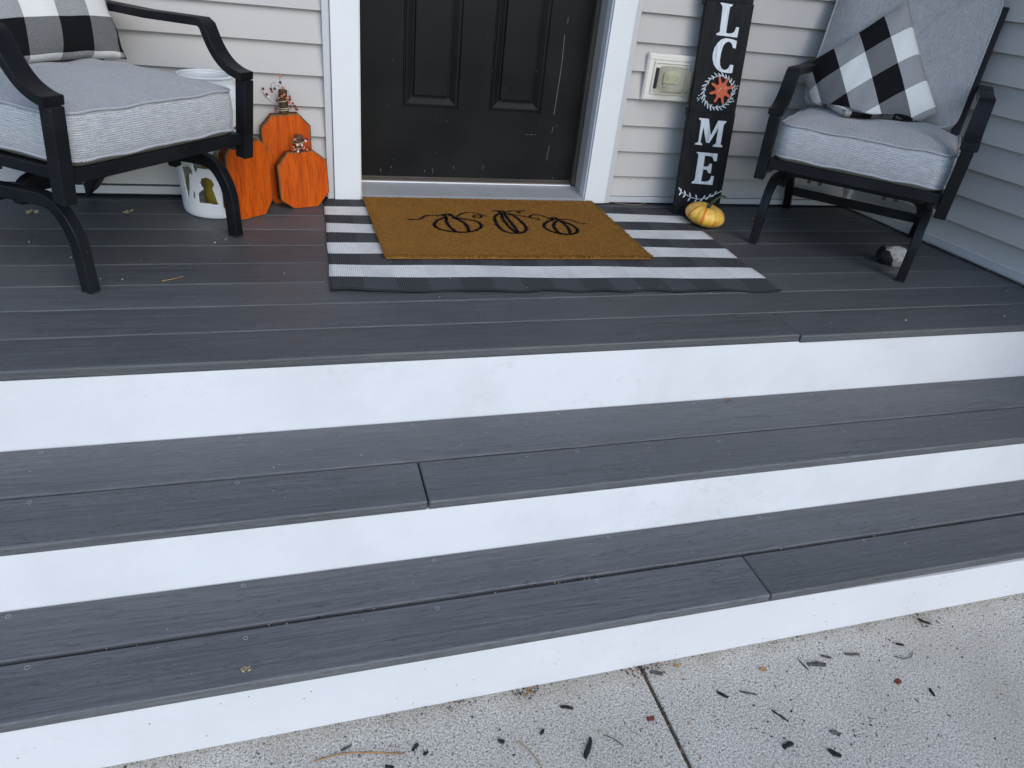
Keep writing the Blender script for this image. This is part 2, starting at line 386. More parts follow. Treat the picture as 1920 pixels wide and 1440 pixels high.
def m_ground():
    t = NT('lawn', .95, spec=.1); n = t.noise(t.map((1, 1, 1), off=False), 6, 6, .7)
    t.col(t.ramp(n, [(.3, (.035, .055, .018)), (.7, (.09, .12, .04))])); t.bump(n, .8, .03); return t.m
M['ground'] = m_ground()
M['chip'] = m_wood('dark mulch', (.035, .032, .032), (.012, .011, .012), (.08, .07, .06), .4)
M['chip_grey'] = m_wood('weathered mulch', (.13, .12, .11), (.05, .046, .044), (.2, .19, .17), .4)
M['chip_rust'] = m_wood('rust leaf bit', (.20, .06, .03), (.10, .03, .018), (.25, .12, .05), .3)
M['chip_tan'] = m_wood('tan bit', (.42, .24, .09), (.25, .13, .05), (.3, .2, .1), .3)
M['straw'] = NT('straw', .8, (.36, .27, .14)).m
M['fleck'] = NT('pale fleck', .7, (.62, .62, .60)).m
M['dryleaf'] = NT('dry leaf', .8, (.34, .28, .15)).m
M['ring'] = NT('screw head rim', .5, (.24, .25, .27)).m
def m_rock():
    t = NT('charred pale stone', .75, spec=.4); n = t.noise(t.map((1, 1, 1), off=False), 22, 5, .7)
    sp = t.n('SeparateXYZ'); t.l(t.coord(), sp.inputs[0])
    k = t.math('ADD', t.math('ADD', t.math('MULTIPLY', sp.outputs[2], 6), t.math('MULTIPLY', sp.outputs[0], 8)), t.math('MULTIPLY', t.math('SUBTRACT', n, .5), .5))
    a = t.mix(t.ramp(k, [(.10, 0), (.16, 1)]), (.004, .004, .005), (.42, .40, .37))
    f = t.noise(t.map((1, 1, 1), off=False), 90, 4, .7); a = t.mix(t.ramp(f, [(.5, 0), (.7, .7)]), a, (.05, .047, .045))
    t.col(a); t.bump(t.math('ADD', n, f), .9, .006); return t.m
M['rock'] = m_rock()

# ------------------------------------------------------------------ measurements (metres; deck top z = 0, x along the wall, y into the house)
YW, YT, YD = 1.1907, 1.1707, 1.315
XA, XB, XC, XD = -0.1324, -0.0354, 0.8648, 0.9552
Z1, Z2, Z3 = -0.2019, -0.3707, -0.5504
XL, XR = -2.6, 2.27
T1F, T1G, T2F, T2G = -0.3140, -0.1669, -0.5748, -0.4417
RF1, RF2, RF3 = 0.0030, -0.3110, -0.5718
def rw_x(y): return 2.2684 + (y - .1) * (2.1760 - 2.2684) / (YW - .1)      # right wall, slightly out of square

# ------------------------------------------------------------------ ground, walkway
bmz = Z3 - .06
go = mesh('ground', [(-400, -400, bmz), (400, -400, bmz), (400, 400, bmz), (-400, 400, bmz)], [(0, 1, 2, 3)], M['ground']); tag(go, kind='structure')
wk = empty('walkway', (0, 0, Z3)); tag(wk, 'pale pebbly concrete walkway at the foot of the steps', kind='structure')
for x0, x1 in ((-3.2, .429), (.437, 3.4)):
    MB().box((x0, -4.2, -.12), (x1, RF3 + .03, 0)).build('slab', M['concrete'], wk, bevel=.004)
mb = MB(); mb.box((.4285, -4.2, -.03), (.4375, RF3, -.004)); mb.build('joint_filler', M['joint_dirt'], wk)

# ------------------------------------------------------------------ porch floor: every board
fl = empty('porch_floor', (0, 0, 0)); tag(fl, 'dark grey composite board porch floor', kind='structure')
PIT, TH = .1445, .025
def board(name, x0, x1, y0, y1, zt, m, parent, bev=.0045, th=TH):
    o = MB().box((-(x1 - x0) / 2, -(y1 - y0) / 2, -th), ((x1 - x0) / 2, (y1 - y0) / 2, 0)).build(name, m, parent, bevel=bev, seg=3)
    o.location = ((x0 + x1) / 2, (y0 + y1) / 2, zt); return o
for k in range(9):
    y0, y1 = k * PIT + (.0022 if k else 0), (k + 1) * PIT - .0022
    if k == 8: y1 = YW + .012
    if k == 0:
        board('floor_board', XL, 1.0915, y0, y1, 0, M['board'], fl, .006); board('floor_board', 1.0935, rw_x(0) + .02, y0 - .003, y1, -.003, M['board'], fl, .006)
    else: board('floor_board', XL, rw_x(y0) + .02, y0, y1, 0, M['board'], fl, .004)
MB().box((XL, .03, -.24), (XR + .05, YW + .3, -.03)).build('floor_framing', M['dark'], fl)

# ------------------------------------------------------------------ steps
st = empty('porch_steps', (0, 0, Z3)); tag(st, 'wide grey composite porch steps with white risers', 'steps')
def brd(*a, **k):
    o = board(*a, **k); o.location.z -= Z3; return o
t1b = brd('tread_board', XL, XR + .03, T1G + .0028, RF1 - .0015, Z1, M['tread'], st)
t1a = brd('tread_board', XL, -.0385, T1F, T1G - .0022, Z1, M['tread'], st, .006); t1c = brd('tread_board', -.0362, XR + .03, T1F, T1G - .0022, Z1, M['tread'], st, .006)
t2b = brd('tread_board', XL, XR + .03, T2G + .0045, RF2 - .0015, Z2, M['tread'], st)
t2a = brd('tread_board', XL, .7325, T2F, T2G - .0045, Z2, M['tread'], st, .005); t2c = brd('tread_board', .7338, XR + .03, T2F, T2G - .0045, Z2, M['tread'], st, .005)
def riser(y, z0, z1, m): return MB().box((XL, y, z0 - Z3), (XR + .03, y + .018, z1 - Z3)).build('riser', m, st, bevel=.001)
riser(RF1, Z1 - .02, -TH - .0005, M['white']); riser(RF2, Z2 - .02, Z1 - TH - .0005, M['white'])
# the lowest riser sags away from the tread towards its right end
zt = Z2 - TH - Z3 - .0005
v = []; NX = 24
for i in range(NX + 1):
    x = XL + (XR + .03 - XL) * i / NX; dz = .010 * max(0, min(1, (x - .72) / .55)) ** 1.5
    v += [(x, RF3, .0005), (x, RF3, zt - dz), (x, RF3 + .018, zt - dz), (x, RF3 + .018, .0005)]
f = []
for i in range(NX):
    for k in range(4): f.append((i * 4 + k, i * 4 + (k + 1) % 4, i * 4 + 4 + (k + 1) % 4, i * 4 + 4 + k))
f += [(0, 1, 2, 3), (NX * 4 + 3, NX * 4 + 2, NX * 4 + 1, NX * 4)]
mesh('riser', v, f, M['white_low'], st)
MB().box((.5, RF3 + .019, zt - .05), (XR + .03, RF3 + .03, zt)).build('riser_backing', M['jamb'], st)
mb = MB(); mb.box((XL, T1F + .03, Z2 - .03 - Z3), (XR, .02, Z1 - .03 - Z3)); mb.box((XL, T2F + .04, 0.001), (XR, RF2 + .03, Z2 - .03 - Z3)); mb.build('stringer', M['dark'], st)
# screw heads
def ring_mesh():
    m_ = MB(); n = 14
    vv = []; ff = []
    for i in range(n):
        a = 2 * math.pi * i / n
        for r, z in ((.0034, .0006), (.0042, .0014), (.0052, .0008)): vv.append((r * math.cos(a), r * math.sin(a), z))
    for i in range(n):
        for k in range(2): ff.append((i * 3 + k, ((i + 1) % n) * 3 + k, ((i + 1) % n) * 3 + k + 1, i * 3 + k + 1))
    me = bpy.data.meshes.new('screw'); me.from_pydata(vv, [], ff); me.materials.append(M['ring']); return me
RM = ring_mesh()
def screw(x, y, z, par):
    o = bpy.data.objects.new('screw', RM); COL.objects.link(o); o.parent = par; o.location = Vector((x, y, z - Z3)) - par.location
for x in (-.853, -.44, -.027, .371, .786, 1.19, 1.58): screw(x, -.017, Z1, t1b)
for x, y, p in ((-.834, -.187, t1a), (-.438, -.187, t1a), (.362, -.187, t1c), (.761, -.20, t1c), (1.158, -.204, t1c), (1.568, -.188, t1c)): screw(x, y, Z1, p)
for x in (-.873, -.436, -.02, .42, .86, 1.318): screw(x, -.328, Z2, t2b)
for x, y, p in ((-.807, -.461, t2a), (-.427, -.469, t2a), (-.039, -.467, t2a), (.336, -.458, t2a), (1.094, -.457, t2c)): screw(x, y, Z2, p)

# ------------------------------------------------------------------ house wall behind the porch: each siding board
hw = empty('house_wall', (0, YW, 0)); tag(hw, 'grey lap siding wall on both sides of the black door', 'wall')
PROF = lambda z0, z1: [(0, z0), (-.0, z0), (0, z1)]
def course(name, x0, x1, zb, zt, parent):
    v = []
    for x in (x0, x1): v += [(x, 0, zb), (x, .002, zb), (x, .021, zt), (x, .019, zt)]
    # face leans: proud at the bottom, tucked at the top
    return mesh(name, v, [(0, 1, 2, 3), (4, 7, 6, 5), (0, 4, 5, 1), (1, 5, 6, 2), (2, 6, 7, 3), (3, 7, 4, 0)], M['siding'], parent)
JL, JR = XA - .0255, XD + .026
def wall_courses(x0, x1, off, parent, n=25):
    z = off
    for k in range(n):
        zb = off + k * .1003; course('siding_board', x0, x1, zb if k else off - .0995 + .118, zb + .1003 + .004, parent)
wall_courses(XL, JL + .004, .0275, hw); wall_courses(JR - .004, 2.20, .0165, hw)
for x0, x1, z0, z1 in ((XL, JL - .001, .0125, .040), (JR + .001, 2.18, .0085, .0325)):
    MB().box((x0, -.004, z0), (x1, .012, z1)).build('starter_strip', M['channel'], hw, bevel=.0015)
for x0, x1 in ((JL, XA - .0012), (XD + .0012, JR)):
    mb = MB(); mb.box((x0, -.010, .006), (x1, .025, 2.72)); mb.build('trim_channel', M['channel'], hw, bevel=.002)
mb = MB(); mb.box((XL, .024, -.25), (XA + .02, .16, 2.72)); mb.box((XD - .02, .024, -.25), (2.35, .16, 2.72)); mb.box((XA + .02, .024, 2.12), (XD - .02, .16, 2.72)); mb.build('sheathing', M['dark'], hw)

# right-hand wall, slightly out of square
rwm = empty('house_wall', (2.2684, .1, 0), math.atan2(YW - .1, 2.1760 - 2.2684)); tag(rwm, 'grey lap siding wall closing the right end of the porch', 'wall')
RL = math.hypot(YW - .1, 2.1760 - 2.2684)
for k in range(26):
    zb = .0205 + k * .1003
    v = []
    for x in (-1.25, RL + .03): v += [(x, -.0, zb if k else .042), (x, -.002, zb if k else .042), (x, -.021, zb + .1043), (x, -.019, zb + .1043)]
    v = [(x, -y, z) for x, y, z in v]; v = [(x, -y, z) for x, y, z in v]
    mesh('siding_board', v, [(0, 1, 2, 3), (4, 7, 6, 5), (0, 4, 5, 1), (1, 5, 6, 2), (2, 6, 7, 3), (3, 7, 4, 0)], M['siding'], rwm)
MB().box((-1.25, -.012, .012), (RL + .02, .004, .044)).build('starter_strip', M['channel'], rwm, bevel=.0015)
MB().box((-1.25, -.16, Z3), (RL + .1, -.024, 2.6)).build('sheathing', M['siding'], rwm)
MB().box((RL - .022, -.012, .014), (RL + .001, .020, 2.72)).build('corner_trim', M['channel'], rwm, bevel=.002)

# porch ceiling and its fascia, above the frame
pc = MB(); pc.box((XL - .3, .12, 2.72), (2.6, YW + .25, 2.84)); tag(pc.build('porch_ceiling', M['ceiling']), kind='structure')

# ------------------------------------------------------------------ door frame
df = empty('door_frame', (0, YT, 0)); tag(df, 'white door casing and grey jamb round the black door', 'door frame')
MB().box((XA, 0, .008), (XB - .0035, .055, 2.12)).build('casing', M['casing'], df, bevel=.002)
MB().box((XB - .003, .004, .010), (XB, .055, 2.10)).build('stop_strip', M['casing'], df)
MB().box((XC, 0, .008), (XD, .055, 2.12)).build('casing', M['casing'], df, bevel=.002)
MB().box((XA, .001, 2.1205), (XD, .055, 2.24)).build('head_casing', M['casing'], df, bevel=.002)
MB().box((XC - .004, .012, .016), (XC + .012, .056, 2.10)).build('stop_strip', M['casing'], df, bevel=.0015)
MB().box((XC - .001, .0565, .012), (XC + .03, .20, 2.1)).build('jamb', M['jamb'], df, bevel=.001)
MB().box((XB - .03, .0565, .012), (XB + .001, .20, 2.1)).build('jamb', M['jamb'], df, bevel=.001)
# sill
v = [(XB, .002, .0), (XC, .002, .0), (XC, .002, .026), (XB, .002, .026), (XB, .122, .041), (XC - .002, .122, .041), (XC - .002, .2, .041), (XB, .2, .041), (XB, .2, 0), (XC, .2, 0)]
mesh('threshold', v, [(0, 1, 2, 3), (3, 2, 5, 4), (4, 5, 6, 7), (7, 6, 9, 8), (0, 8, 9, 1), (0, 3, 4, 7, 8), (1, 9, 6, 5, 2)], M['sill'], df)
MB().box((XB + .001, .119, .0415), (XC - .022, .127, .0465)).build('threshold_edge', M['bright'], df, bevel=.001)
MB().box((XB + .001, .1275, .0415), (XC - .022, .139, .0505)).build('threshold_track', M['bronze'], df, bevel=.001)
MB().box((XC - .020, .118, .0415), (XC - .0015, .16, 2.08)).build('weatherstrip', M['strip'], df, bevel=.002)

# ------------------------------------------------------------------ door
dr = empty('front_door', (0, YD, .05)); tag(dr, 'scuffed black front door with raised panels', 'door')
dx0, dx1, dz1 = XB + .002, XC - .021, 2.02
PX = [(.1316, .3465), (.4670, .6815)]; PZ = [(.2705, 1.02), (1.16, 1.9)]
xs = sorted([dx0, dx1] + [a for p in PX for a in p]); zs = sorted([.004, dz1] + [a for p in PZ for a in p])
v = []; f = []
for z in zs:
    for x in xs: v.append((x, 0, z))
nx = len(xs)
for j in range(len(zs) - 1):
    for i in range(nx - 1):
        if i in (1, 3) and j in (1, 3): continue
        f.append((j * nx + i, j * nx + i + 1, (j + 1) * nx + i + 1, (j + 1) * nx + i))
b = len(v); v += [(dx0, .04, .004), (dx1, .04, .004), (dx1, .04, dz1), (dx0, .04, dz1)]
tl = (len(zs) - 1) * nx
f += [(0, b, b + 1, nx - 1), (nx - 1, b + 1, b + 2, tl + nx - 1), (tl, tl + nx - 1, b + 2, b + 3), (0, tl, b + 3, b), (b, b + 3, b + 2, b + 1)]
mesh('door_leaf', v, f, M['door'], dr)
LOOP = [(0, 0), (.005, .005), (.009, .005), (.0105, -.002), (.015, -.002), (.036, .011), (.041, .011), (.0435, .001), (.047, .0)]
for (x0, x1) in PX:
    for (z0, z1) in PZ:
        v = []; f = []
        for d, y in LOOP: v += [(x0 + d, y, z0 + d), (x1 - d, y, z0 + d), (x1 - d, y, z1 - d), (x0 + d, y, z1 - d)]
        for i in range(len(LOOP) - 1):
            for k in range(4): f.append((i * 4 + k, i * 4 + (k + 1) % 4, i * 4 + 4 + (k + 1) % 4, i * 4 + 4 + k))
        e = (len(LOOP) - 1) * 4; f.append((e, e + 1, e + 2, e + 3)); mesh('door_panel', v, f, M['door'], dr)
mb = MB(); mb.box((dx0, -.004, -.002), (dx1, .03, .0105)); mb.build('door_sweep', M['strip'], dr, bevel=.001)
# scratches through the paint
mb = MB()
def scr(pts, wd):
    for a, b in zip(pts, pts[1:]):
        a = Vector((a[0], -.0004, a[1])); b = Vector((b[0], -.0004, b[1])); d = (b - a).normalized(); n = Vector((-d.z, 0, d.x)) * wd / 2
        mb.add([a - n, b - n, b + n, a + n], [(0, 1, 2, 3)])
scr([(.742, .56), (.745, .47), (.744, .41), (.741, .33), (.738, .27)], .0022); scr([(.748, .62), (.7475, .60)], .0018)
scr([(.742, .225), (.739, .20)], .0014); scr([(.735, .15), (.731, .09)], .0018)
for x in (.63, .642, .651, .667): scr([(x, .190), (x + rnd.uniform(.004, .009), .190)], .0022)
for _ in range(20):
    x = rnd.uniform(.05, .8); z = rnd.uniform(.02, .6); a = rnd.uniform(0, 3.1); L = rnd.choice([.002, .002, .003, .004]); scr([(x, z), (x + L * math.cos(a), z + L * math.sin(a))], .0018)
for _ in range(7):
    x = rnd.uniform(.05, .8); z = rnd.uniform(.008, .05); scr([(x, z), (x + rnd.uniform(-.004, .004), z + rnd.uniform(.005, .02))], .0016)
tag(mb.build('scratches', M['scratch'], dr, recalc=False), kind='stuff')

# ------------------------------------------------------------------ rug and doormat
FL_, FR_, BR_, BL_ = Vector((-.199, .361)), Vector((1.216, .288)), Vector((1.245, 1.115)), Vector((-.172, 1.186))
rg = empty('striped_rug', (.5, .75, 0)); tag(rg, 'black and white striped rug under the coir doormat', 'rug')
NU, NV = 90, 54; v = []; uvs = []
def rugp(a, b):
    p = (FL_ * (1 - a) + FR_ * a) * (1 - b) + (BL_ * (1 - a) + BR_ * a) * b
    e = max(0, 1 - b * 9)
    p.y += e * (.004 * math.sin(a * 31) + .003 * math.sin(a * 57 + 1)); z = .0075 + e * (.002 * math.sin(a * 24 + .6) + .002 * math.sin(a * 47)) + .0012 * math.sin(a * 19 + b * 13)
    p.x += .0015 * math.sin(b * 17) * (1 if a > .5 else -1) * (abs(a - .5) * 2) ** 6
    return Vector((p.x, p.y, max(.004, z)))
for j in range(NV + 1):
    for i in range(NU + 1): v.append(rugp(i / NU, j / NV)); uvs.append((i / NU * 1.415, j / NV * 9))
f = [(j * (NU + 1) + i, j * (NU + 1) + i + 1, (j + 1) * (NU + 1) + i + 1, (j + 1) * (NU + 1) + i) for j in range(NV) for i in range(NU)]
me = bpy.data.meshes.new('weave'); me.from_pydata([tuple(p - rg.location) for p in v], [], f); ul = me.uv_layers.new(name='UVMap')
for lp in me.loops: ul.data[lp.index].uv = uvs[lp.vertex_index]
o = link('weave', me, M['rug'], rg, smooth=True); sm = o.modifiers.new('thick', 'SOLIDIFY'); sm.thickness = .0045; sm.offset = -1
mb = MB(); mb.tube([rugp(i / 90, 0) - rg.location + Vector((0, -.002, -.0005)) for i in range(91)], .0042, 6)
mb.build('binding', M['fringe'], rg, smooth=True)

STROKES=[[[0.1,0.912],[0.115,0.908],[0.138,0.913],[0.152,0.926],[0.163,0.949],[0.179,0.956],[0.21,0.955],[0.236,0.951]],[[0.231,0.967],[0.267,0.972],[0.256,0.957]],[[0.24,0.965],[0.24,0.924]],[[0.263,0.968],[0.27,0.928]],[[0.237,0.936],[0.209,0.912],[0.188,0.878],[0.18,0.849],[0.185,0.824],[0.199,0.803],[0.229,0.786],[0.264,0.78],[0.303,0.788],[0.331,0.81],[0.351,0.848],[0.349,0.885],[0.331,0.907],[0.295,0.92],[0.267,0.931]],[[0.238,0.924],[0.231,0.89],[0.231,0.852],[0.236,0.814],[0.247,0.786]],[[0.265,0.925],[0.284,0.906],[0.295,0.869],[0.295,0.825],[0.29,0.788]],[[0.274,0.937],[0.294,0.966],[0.318,0.989],[0.343,0.994],[0.365,0.983],[0.38,0.963],[0.393,0.955]],[[0.368,0.963],[0.375,0.945],[0.363,0.933],[0.345,0.933],[0.34,0.944],[0.351,0.959]],[[0.437,1.013],[0.451,1.01],[0.466,1.014],[0.475,1.008]],[[0.454,1.005],[0.46,0.983]],[[0.45,0.983],[0.423,0.952],[0.412,0.899],[0.408,0.849],[0.411,0.81],[0.423,0.784],[0.439,0.77],[0.474,0.773],[0.498,0.795],[0.508,0.822],[0.512,0.867],[0.509,0.919],[0.498,0.966],[0.475,0.986]],[[0.461,0.995],[0.448,0.923],[0.446,0.866],[0.45,0.811],[0.456,0.776]],[[0.47,0.984],[0.468,0.93],[0.468,0.872],[0.467,0.816],[0.464,0.779]],[[0.469,0.993],[0.499,1.014],[0.529,1.016],[0.563,1.017]],[[0.529,1.016],[0.539,1.0],[0.528,0.99],[0.525,1.0]],[[0.479,0.984],[0.506,0.979],[0.521,0.958],[0.546,0.954]],[[0.64,0.916],[0.607,0.892],[0.581,0.855],[0.579,0.818],[0.596,0.785],[0.62,0.763],[0.655,0.76],[0.68,0.774],[0.698,0.802],[0.701,0.841],[0.689,0.876],[0.672,0.899],[0.658,0.914]],[[0.648,0.902],[0.626,0.869],[0.615,0.829],[0.614,0.79],[0.62,0.763]],[[0.665,0.902],[0.672,0.864],[0.668,0.818],[0.656,0.769]],[[0.64,0.942],[0.661,0.94]],[[0.644,0.94],[0.642,0.916]],[[0.659,0.94],[0.66,0.914]],[[0.637,0.918],[0.624,0.942],[0.61,0.963],[0.588,0.975],[0.569,0.968],[0.558,0.952],[0.562,0.932],[0.583,0.932],[0.586,0.915]],[[0.547,0.943],[0.559,0.941]],[[0.666,0.919],[0.694,0.925],[0.714,0.911],[0.727,0.888],[0.739,0.874],[0.756,0.876]]]
THICK = {0: .0042, 7: .0036, 8: .0036, 14: .0032, 15: .003, 16: .0036, 23: .0038, 24: .003, 25: .0036, 20: .004}
import numpy as np
mc = [Vector((-.022, .574)), Vector((.874, .548)), Vector((.889, 1.155)), Vector((-.030, 1.166))]
mt = empty('doormat', (.43, .86, .008)); tag(mt, 'brown coir doormat with three outlined pumpkins', 'doormat')
v = [(p.x - .43, p.y - .86, z) for z in (0.002, .0135) for p in mc]
mesh('backing', v, [(0, 3, 2, 1), (4, 5, 6, 7), (0, 1, 5, 4), (1, 2, 6, 5), (2, 3, 7, 6), (3, 0, 4, 7)], M['coir'], mt, bevel=.003)
NB = 62000; rs = np.random.RandomState(3); a = rs.rand(NB); bb = rs.rand(NB)
ed = rs.rand(NB) < .10; bb[ed] = rs.rand(ed.sum()) * .012; e2 = rs.rand(NB) < .05; a[e2] = np.where(rs.rand(e2.sum()) < .5, rs.rand(e2.sum()) * .008, 1 - rs.rand(e2.sum()) * .008)
P4 = np.array([[p.x, p.y] for p in mc])
px = ((1 - a) * (1 - bb))[:, None] * P4[0] + (a * (1 - bb))[:, None] * P4[1] + (a * bb)[:, None] * P4[2] + ((1 - a) * bb)[:, None] * P4[3]
dark = np.zeros(NB, bool); jit = px + rs.normal(0, .0010, (NB, 2))
for si, s in enumerate(STROKES):
    s = np.array([(p.x, p.y) for p in smooth_pts([(q[0], q[1], 0) for q in s], 2)]); wd = THICK.get(si, .0062) + .0022
    for p, q in zip(s, s[1:]):
        d = q - p; t = np.clip(((jit - p) @ d) / (d @ d + 1e-12), 0, 1); dist = np.hypot(*(jit - p - t[:, None] * d).T); dark |= dist < wd
h = rs.uniform(.0082, .0108, NB); lean = rs.normal(0, .0028, (NB, 2)); ang = rs.rand(NB) * 6.283; wd = rs.uniform(.0009, .0016, NB)
bs = np.stack([px[:, 0] - .43, px[:, 1] - .86, np.full(NB, .006)], 1); of = np.stack([np.cos(ang) * wd, np.sin(ang) * wd, np.zeros(NB)], 1)
tip = bs + np.stack([lean[:, 0], lean[:, 1], h], 1)
V = np.stack([bs - of, bs + of, tip + of * .6, tip - of * .6], 1).reshape(-1, 3)
me = bpy.data.meshes.new('coir_pile'); me.vertices.add(NB * 4); me.vertices.foreach_set('co', V.ravel()); me.loops.add(NB * 4); me.polygons.add(NB)
me.loops.foreach_set('vertex_index', np.arange(NB * 4)); me.polygons.foreach_set('loop_start', np.arange(NB) * 4)
try: me.polygons.foreach_set('loop_total', np.full(NB, 4))
except Exception: pass
me.update(calc_edges=True); me.validate()
me.polygons.foreach_set('material_index', dark.astype(np.int32))
mb = MB()
for si, s in enumerate(STROKES):
    q = smooth_pts([(p_[0] - .43, p_[1] - .86, .0142 + si * .00002) for p_ in s], 2); hw2 = THICK.get(si, .0062) * .62 + .0016
    for A, B in zip(q, q[1:]):
        d2 = (B - A); d2.z = 0; d2.normalize(); n2_ = Vector((-d2.y, d2.x, 0)) * hw2; e2_ = d2 * hw2 * .5
        mb.add([A - n2_ - e2_, B - n2_ + e2_, B + n2_ + e2_, A + n2_ - e2_], [(0, 1, 2, 3)])
mb.build('printed_pumpkins', M['coir_black'], mt, recalc=False)
tag(link('coir_pile', me, [M['coir'], M['coir_black']], mt), kind='stuff')

# ------------------------------------------------------------------ chairs
def cushion(name, hw_, hd, h, crown, parent, mt_, cr=.05, pip=.0040, mats=None, under=None, pipmat=None, bulge=.007):
    """box cushion in its own frame: plan hw_ x hd, edge band z 0..h, crowned top"""
    N = 96; out = []
    per = [(hw_ - cr, hd - cr, 0), (-(hw_ - cr), hd - cr, 90), (-(hw_ - cr), -(hd - cr), 180), (hw_ - cr, -(hd - cr), 270)]
    pts = []
    for cx, cy, a0 in per:
        for k in range(9): a = R(a0 + k * 90 / 8); pts.append((cx + cr * math.cos(a), cy + cr * math.sin(a), math.cos(a), math.sin(a)))
    # densify straight edges
    P = []
    for i in range(len(pts)):
        A, B = pts[i], pts[(i + 1) % len(pts)]; d = math.hypot(B[0] - A[0], B[1] - A[1]); n = max(1, int(d / .03))
        for k in range(n): t = k / n; P.append(tuple(A[j] * (1 - t) + B[j] * t for j in range(4)))
    N = len(P); S = [0]
    for i in range(N): S.append(S[-1] + math.hypot(P[(i + 1) % N][0] - P[i][0], P[(i + 1) % N][1] - P[i][1]))
    rings = []
    def wob(x, y): return .0016 * math.sin(x * 31 + y * 17) + .0012 * math.sin(x * 53 - y * 41)
    if under is not None: rings.append([(x - nx_ * .012, y - ny_ * .012, -under) for x, y, nx_, ny_ in P])
    for t in (0, .2, .5, .8, 1): rings.append([(x + nx_ * bulge * math.sin(math.pi * t), y + ny_ * bulge * math.sin(math.pi * t), h * t + wob(x, y)) for x, y, nx_, ny_ in P])
    ns = len(rings)
    for s in (.985, .95, .88, .76, .6, .4, .2, .06):
        q = 1 - s; zc = crown * (1 - (1 - min(1, q / .55)) ** 2.4)
        rings.append([(x * s, y * s, h + zc + wob(x * s, y * s) * 1.8) for x, y, _, _ in P])
    v = [p for r in rings for p in r]; f = []; mi = []; uv = []
    for j in range(len(rings) - 1):
        for i in range(N):
            i2 = (i + 1) % N; f.append((j * N + i, j * N + i2, (j + 1) * N + i2, (j + 1) * N + i))
            if j < ns - 1:
                mi.append(2 if (under is not None and j == 0) else 0); uv += [(S[i], rings[j][i][2]), (S[i + 1], rings[j][i2][2]), (S[i + 1], rings[j + 1][i2][2]), (S[i], rings[j + 1][i][2])]
            else:
                mi.append(1); uv += [rings[j][i][:2], rings[j][i2][:2], rings[j + 1][i2][:2], rings[j + 1][i][:2]]
    e = (len(rings) - 1) * N; f.append(tuple(e + i for i in range(N))); mi.append(1); uv += [rings[-1][i][:2] for i in range(N)]
    f.append(tuple(range(N))[::-1]); mi.append(2); uv += [(0, 0)] * N
    me = bpy.data.meshes.new(name); me.from_pydata(v, [], f); ul = me.uv_layers.new(name='UVMap')
    for i, q in enumerate(uv): ul.data[i].uv = (q[0] + .7, q[1] + .7)
    me.polygons.foreach_set('material_index', mi)
    o = link(name, me, mats or [M['fab_side'], M['fab_top'], M['underside']], parent, smooth=True)
    o.matrix_local = mt_
    for zz, off in ((0, .0005), (h, .0015)):
        mb = MB(); mb.tube([(x + nx_ * off, y + ny_ * off, zz + wob(x, y)) for x, y, nx_, ny_ in P + [P[0]]], pip, 7, cap=False); mb.build('piping', pipmat or M['cord'], o, smooth=True)
    return o
LEANK = .38; LN = math.hypot(1, LEANK)
def lean_mat(v0, w0, h0, z0=.46):
    """frame whose local X = chair width, Y = up the reclined back, Z = towards the sitter"""
    ex = Vector((1, 0, 0)); ey = Vector((0, LEANK, 1)) / LN; ez = ex.cross(ey)
    o = Vector((w0, v0, z0)) + ey * h0
    return Matrix(((ex.x, ey.x, ez.x, o.x), (ex.y, ey.y, ez.y, o.y), (ex.z, ey.z, ez.z, o.z), (0, 0, 0, 1)))
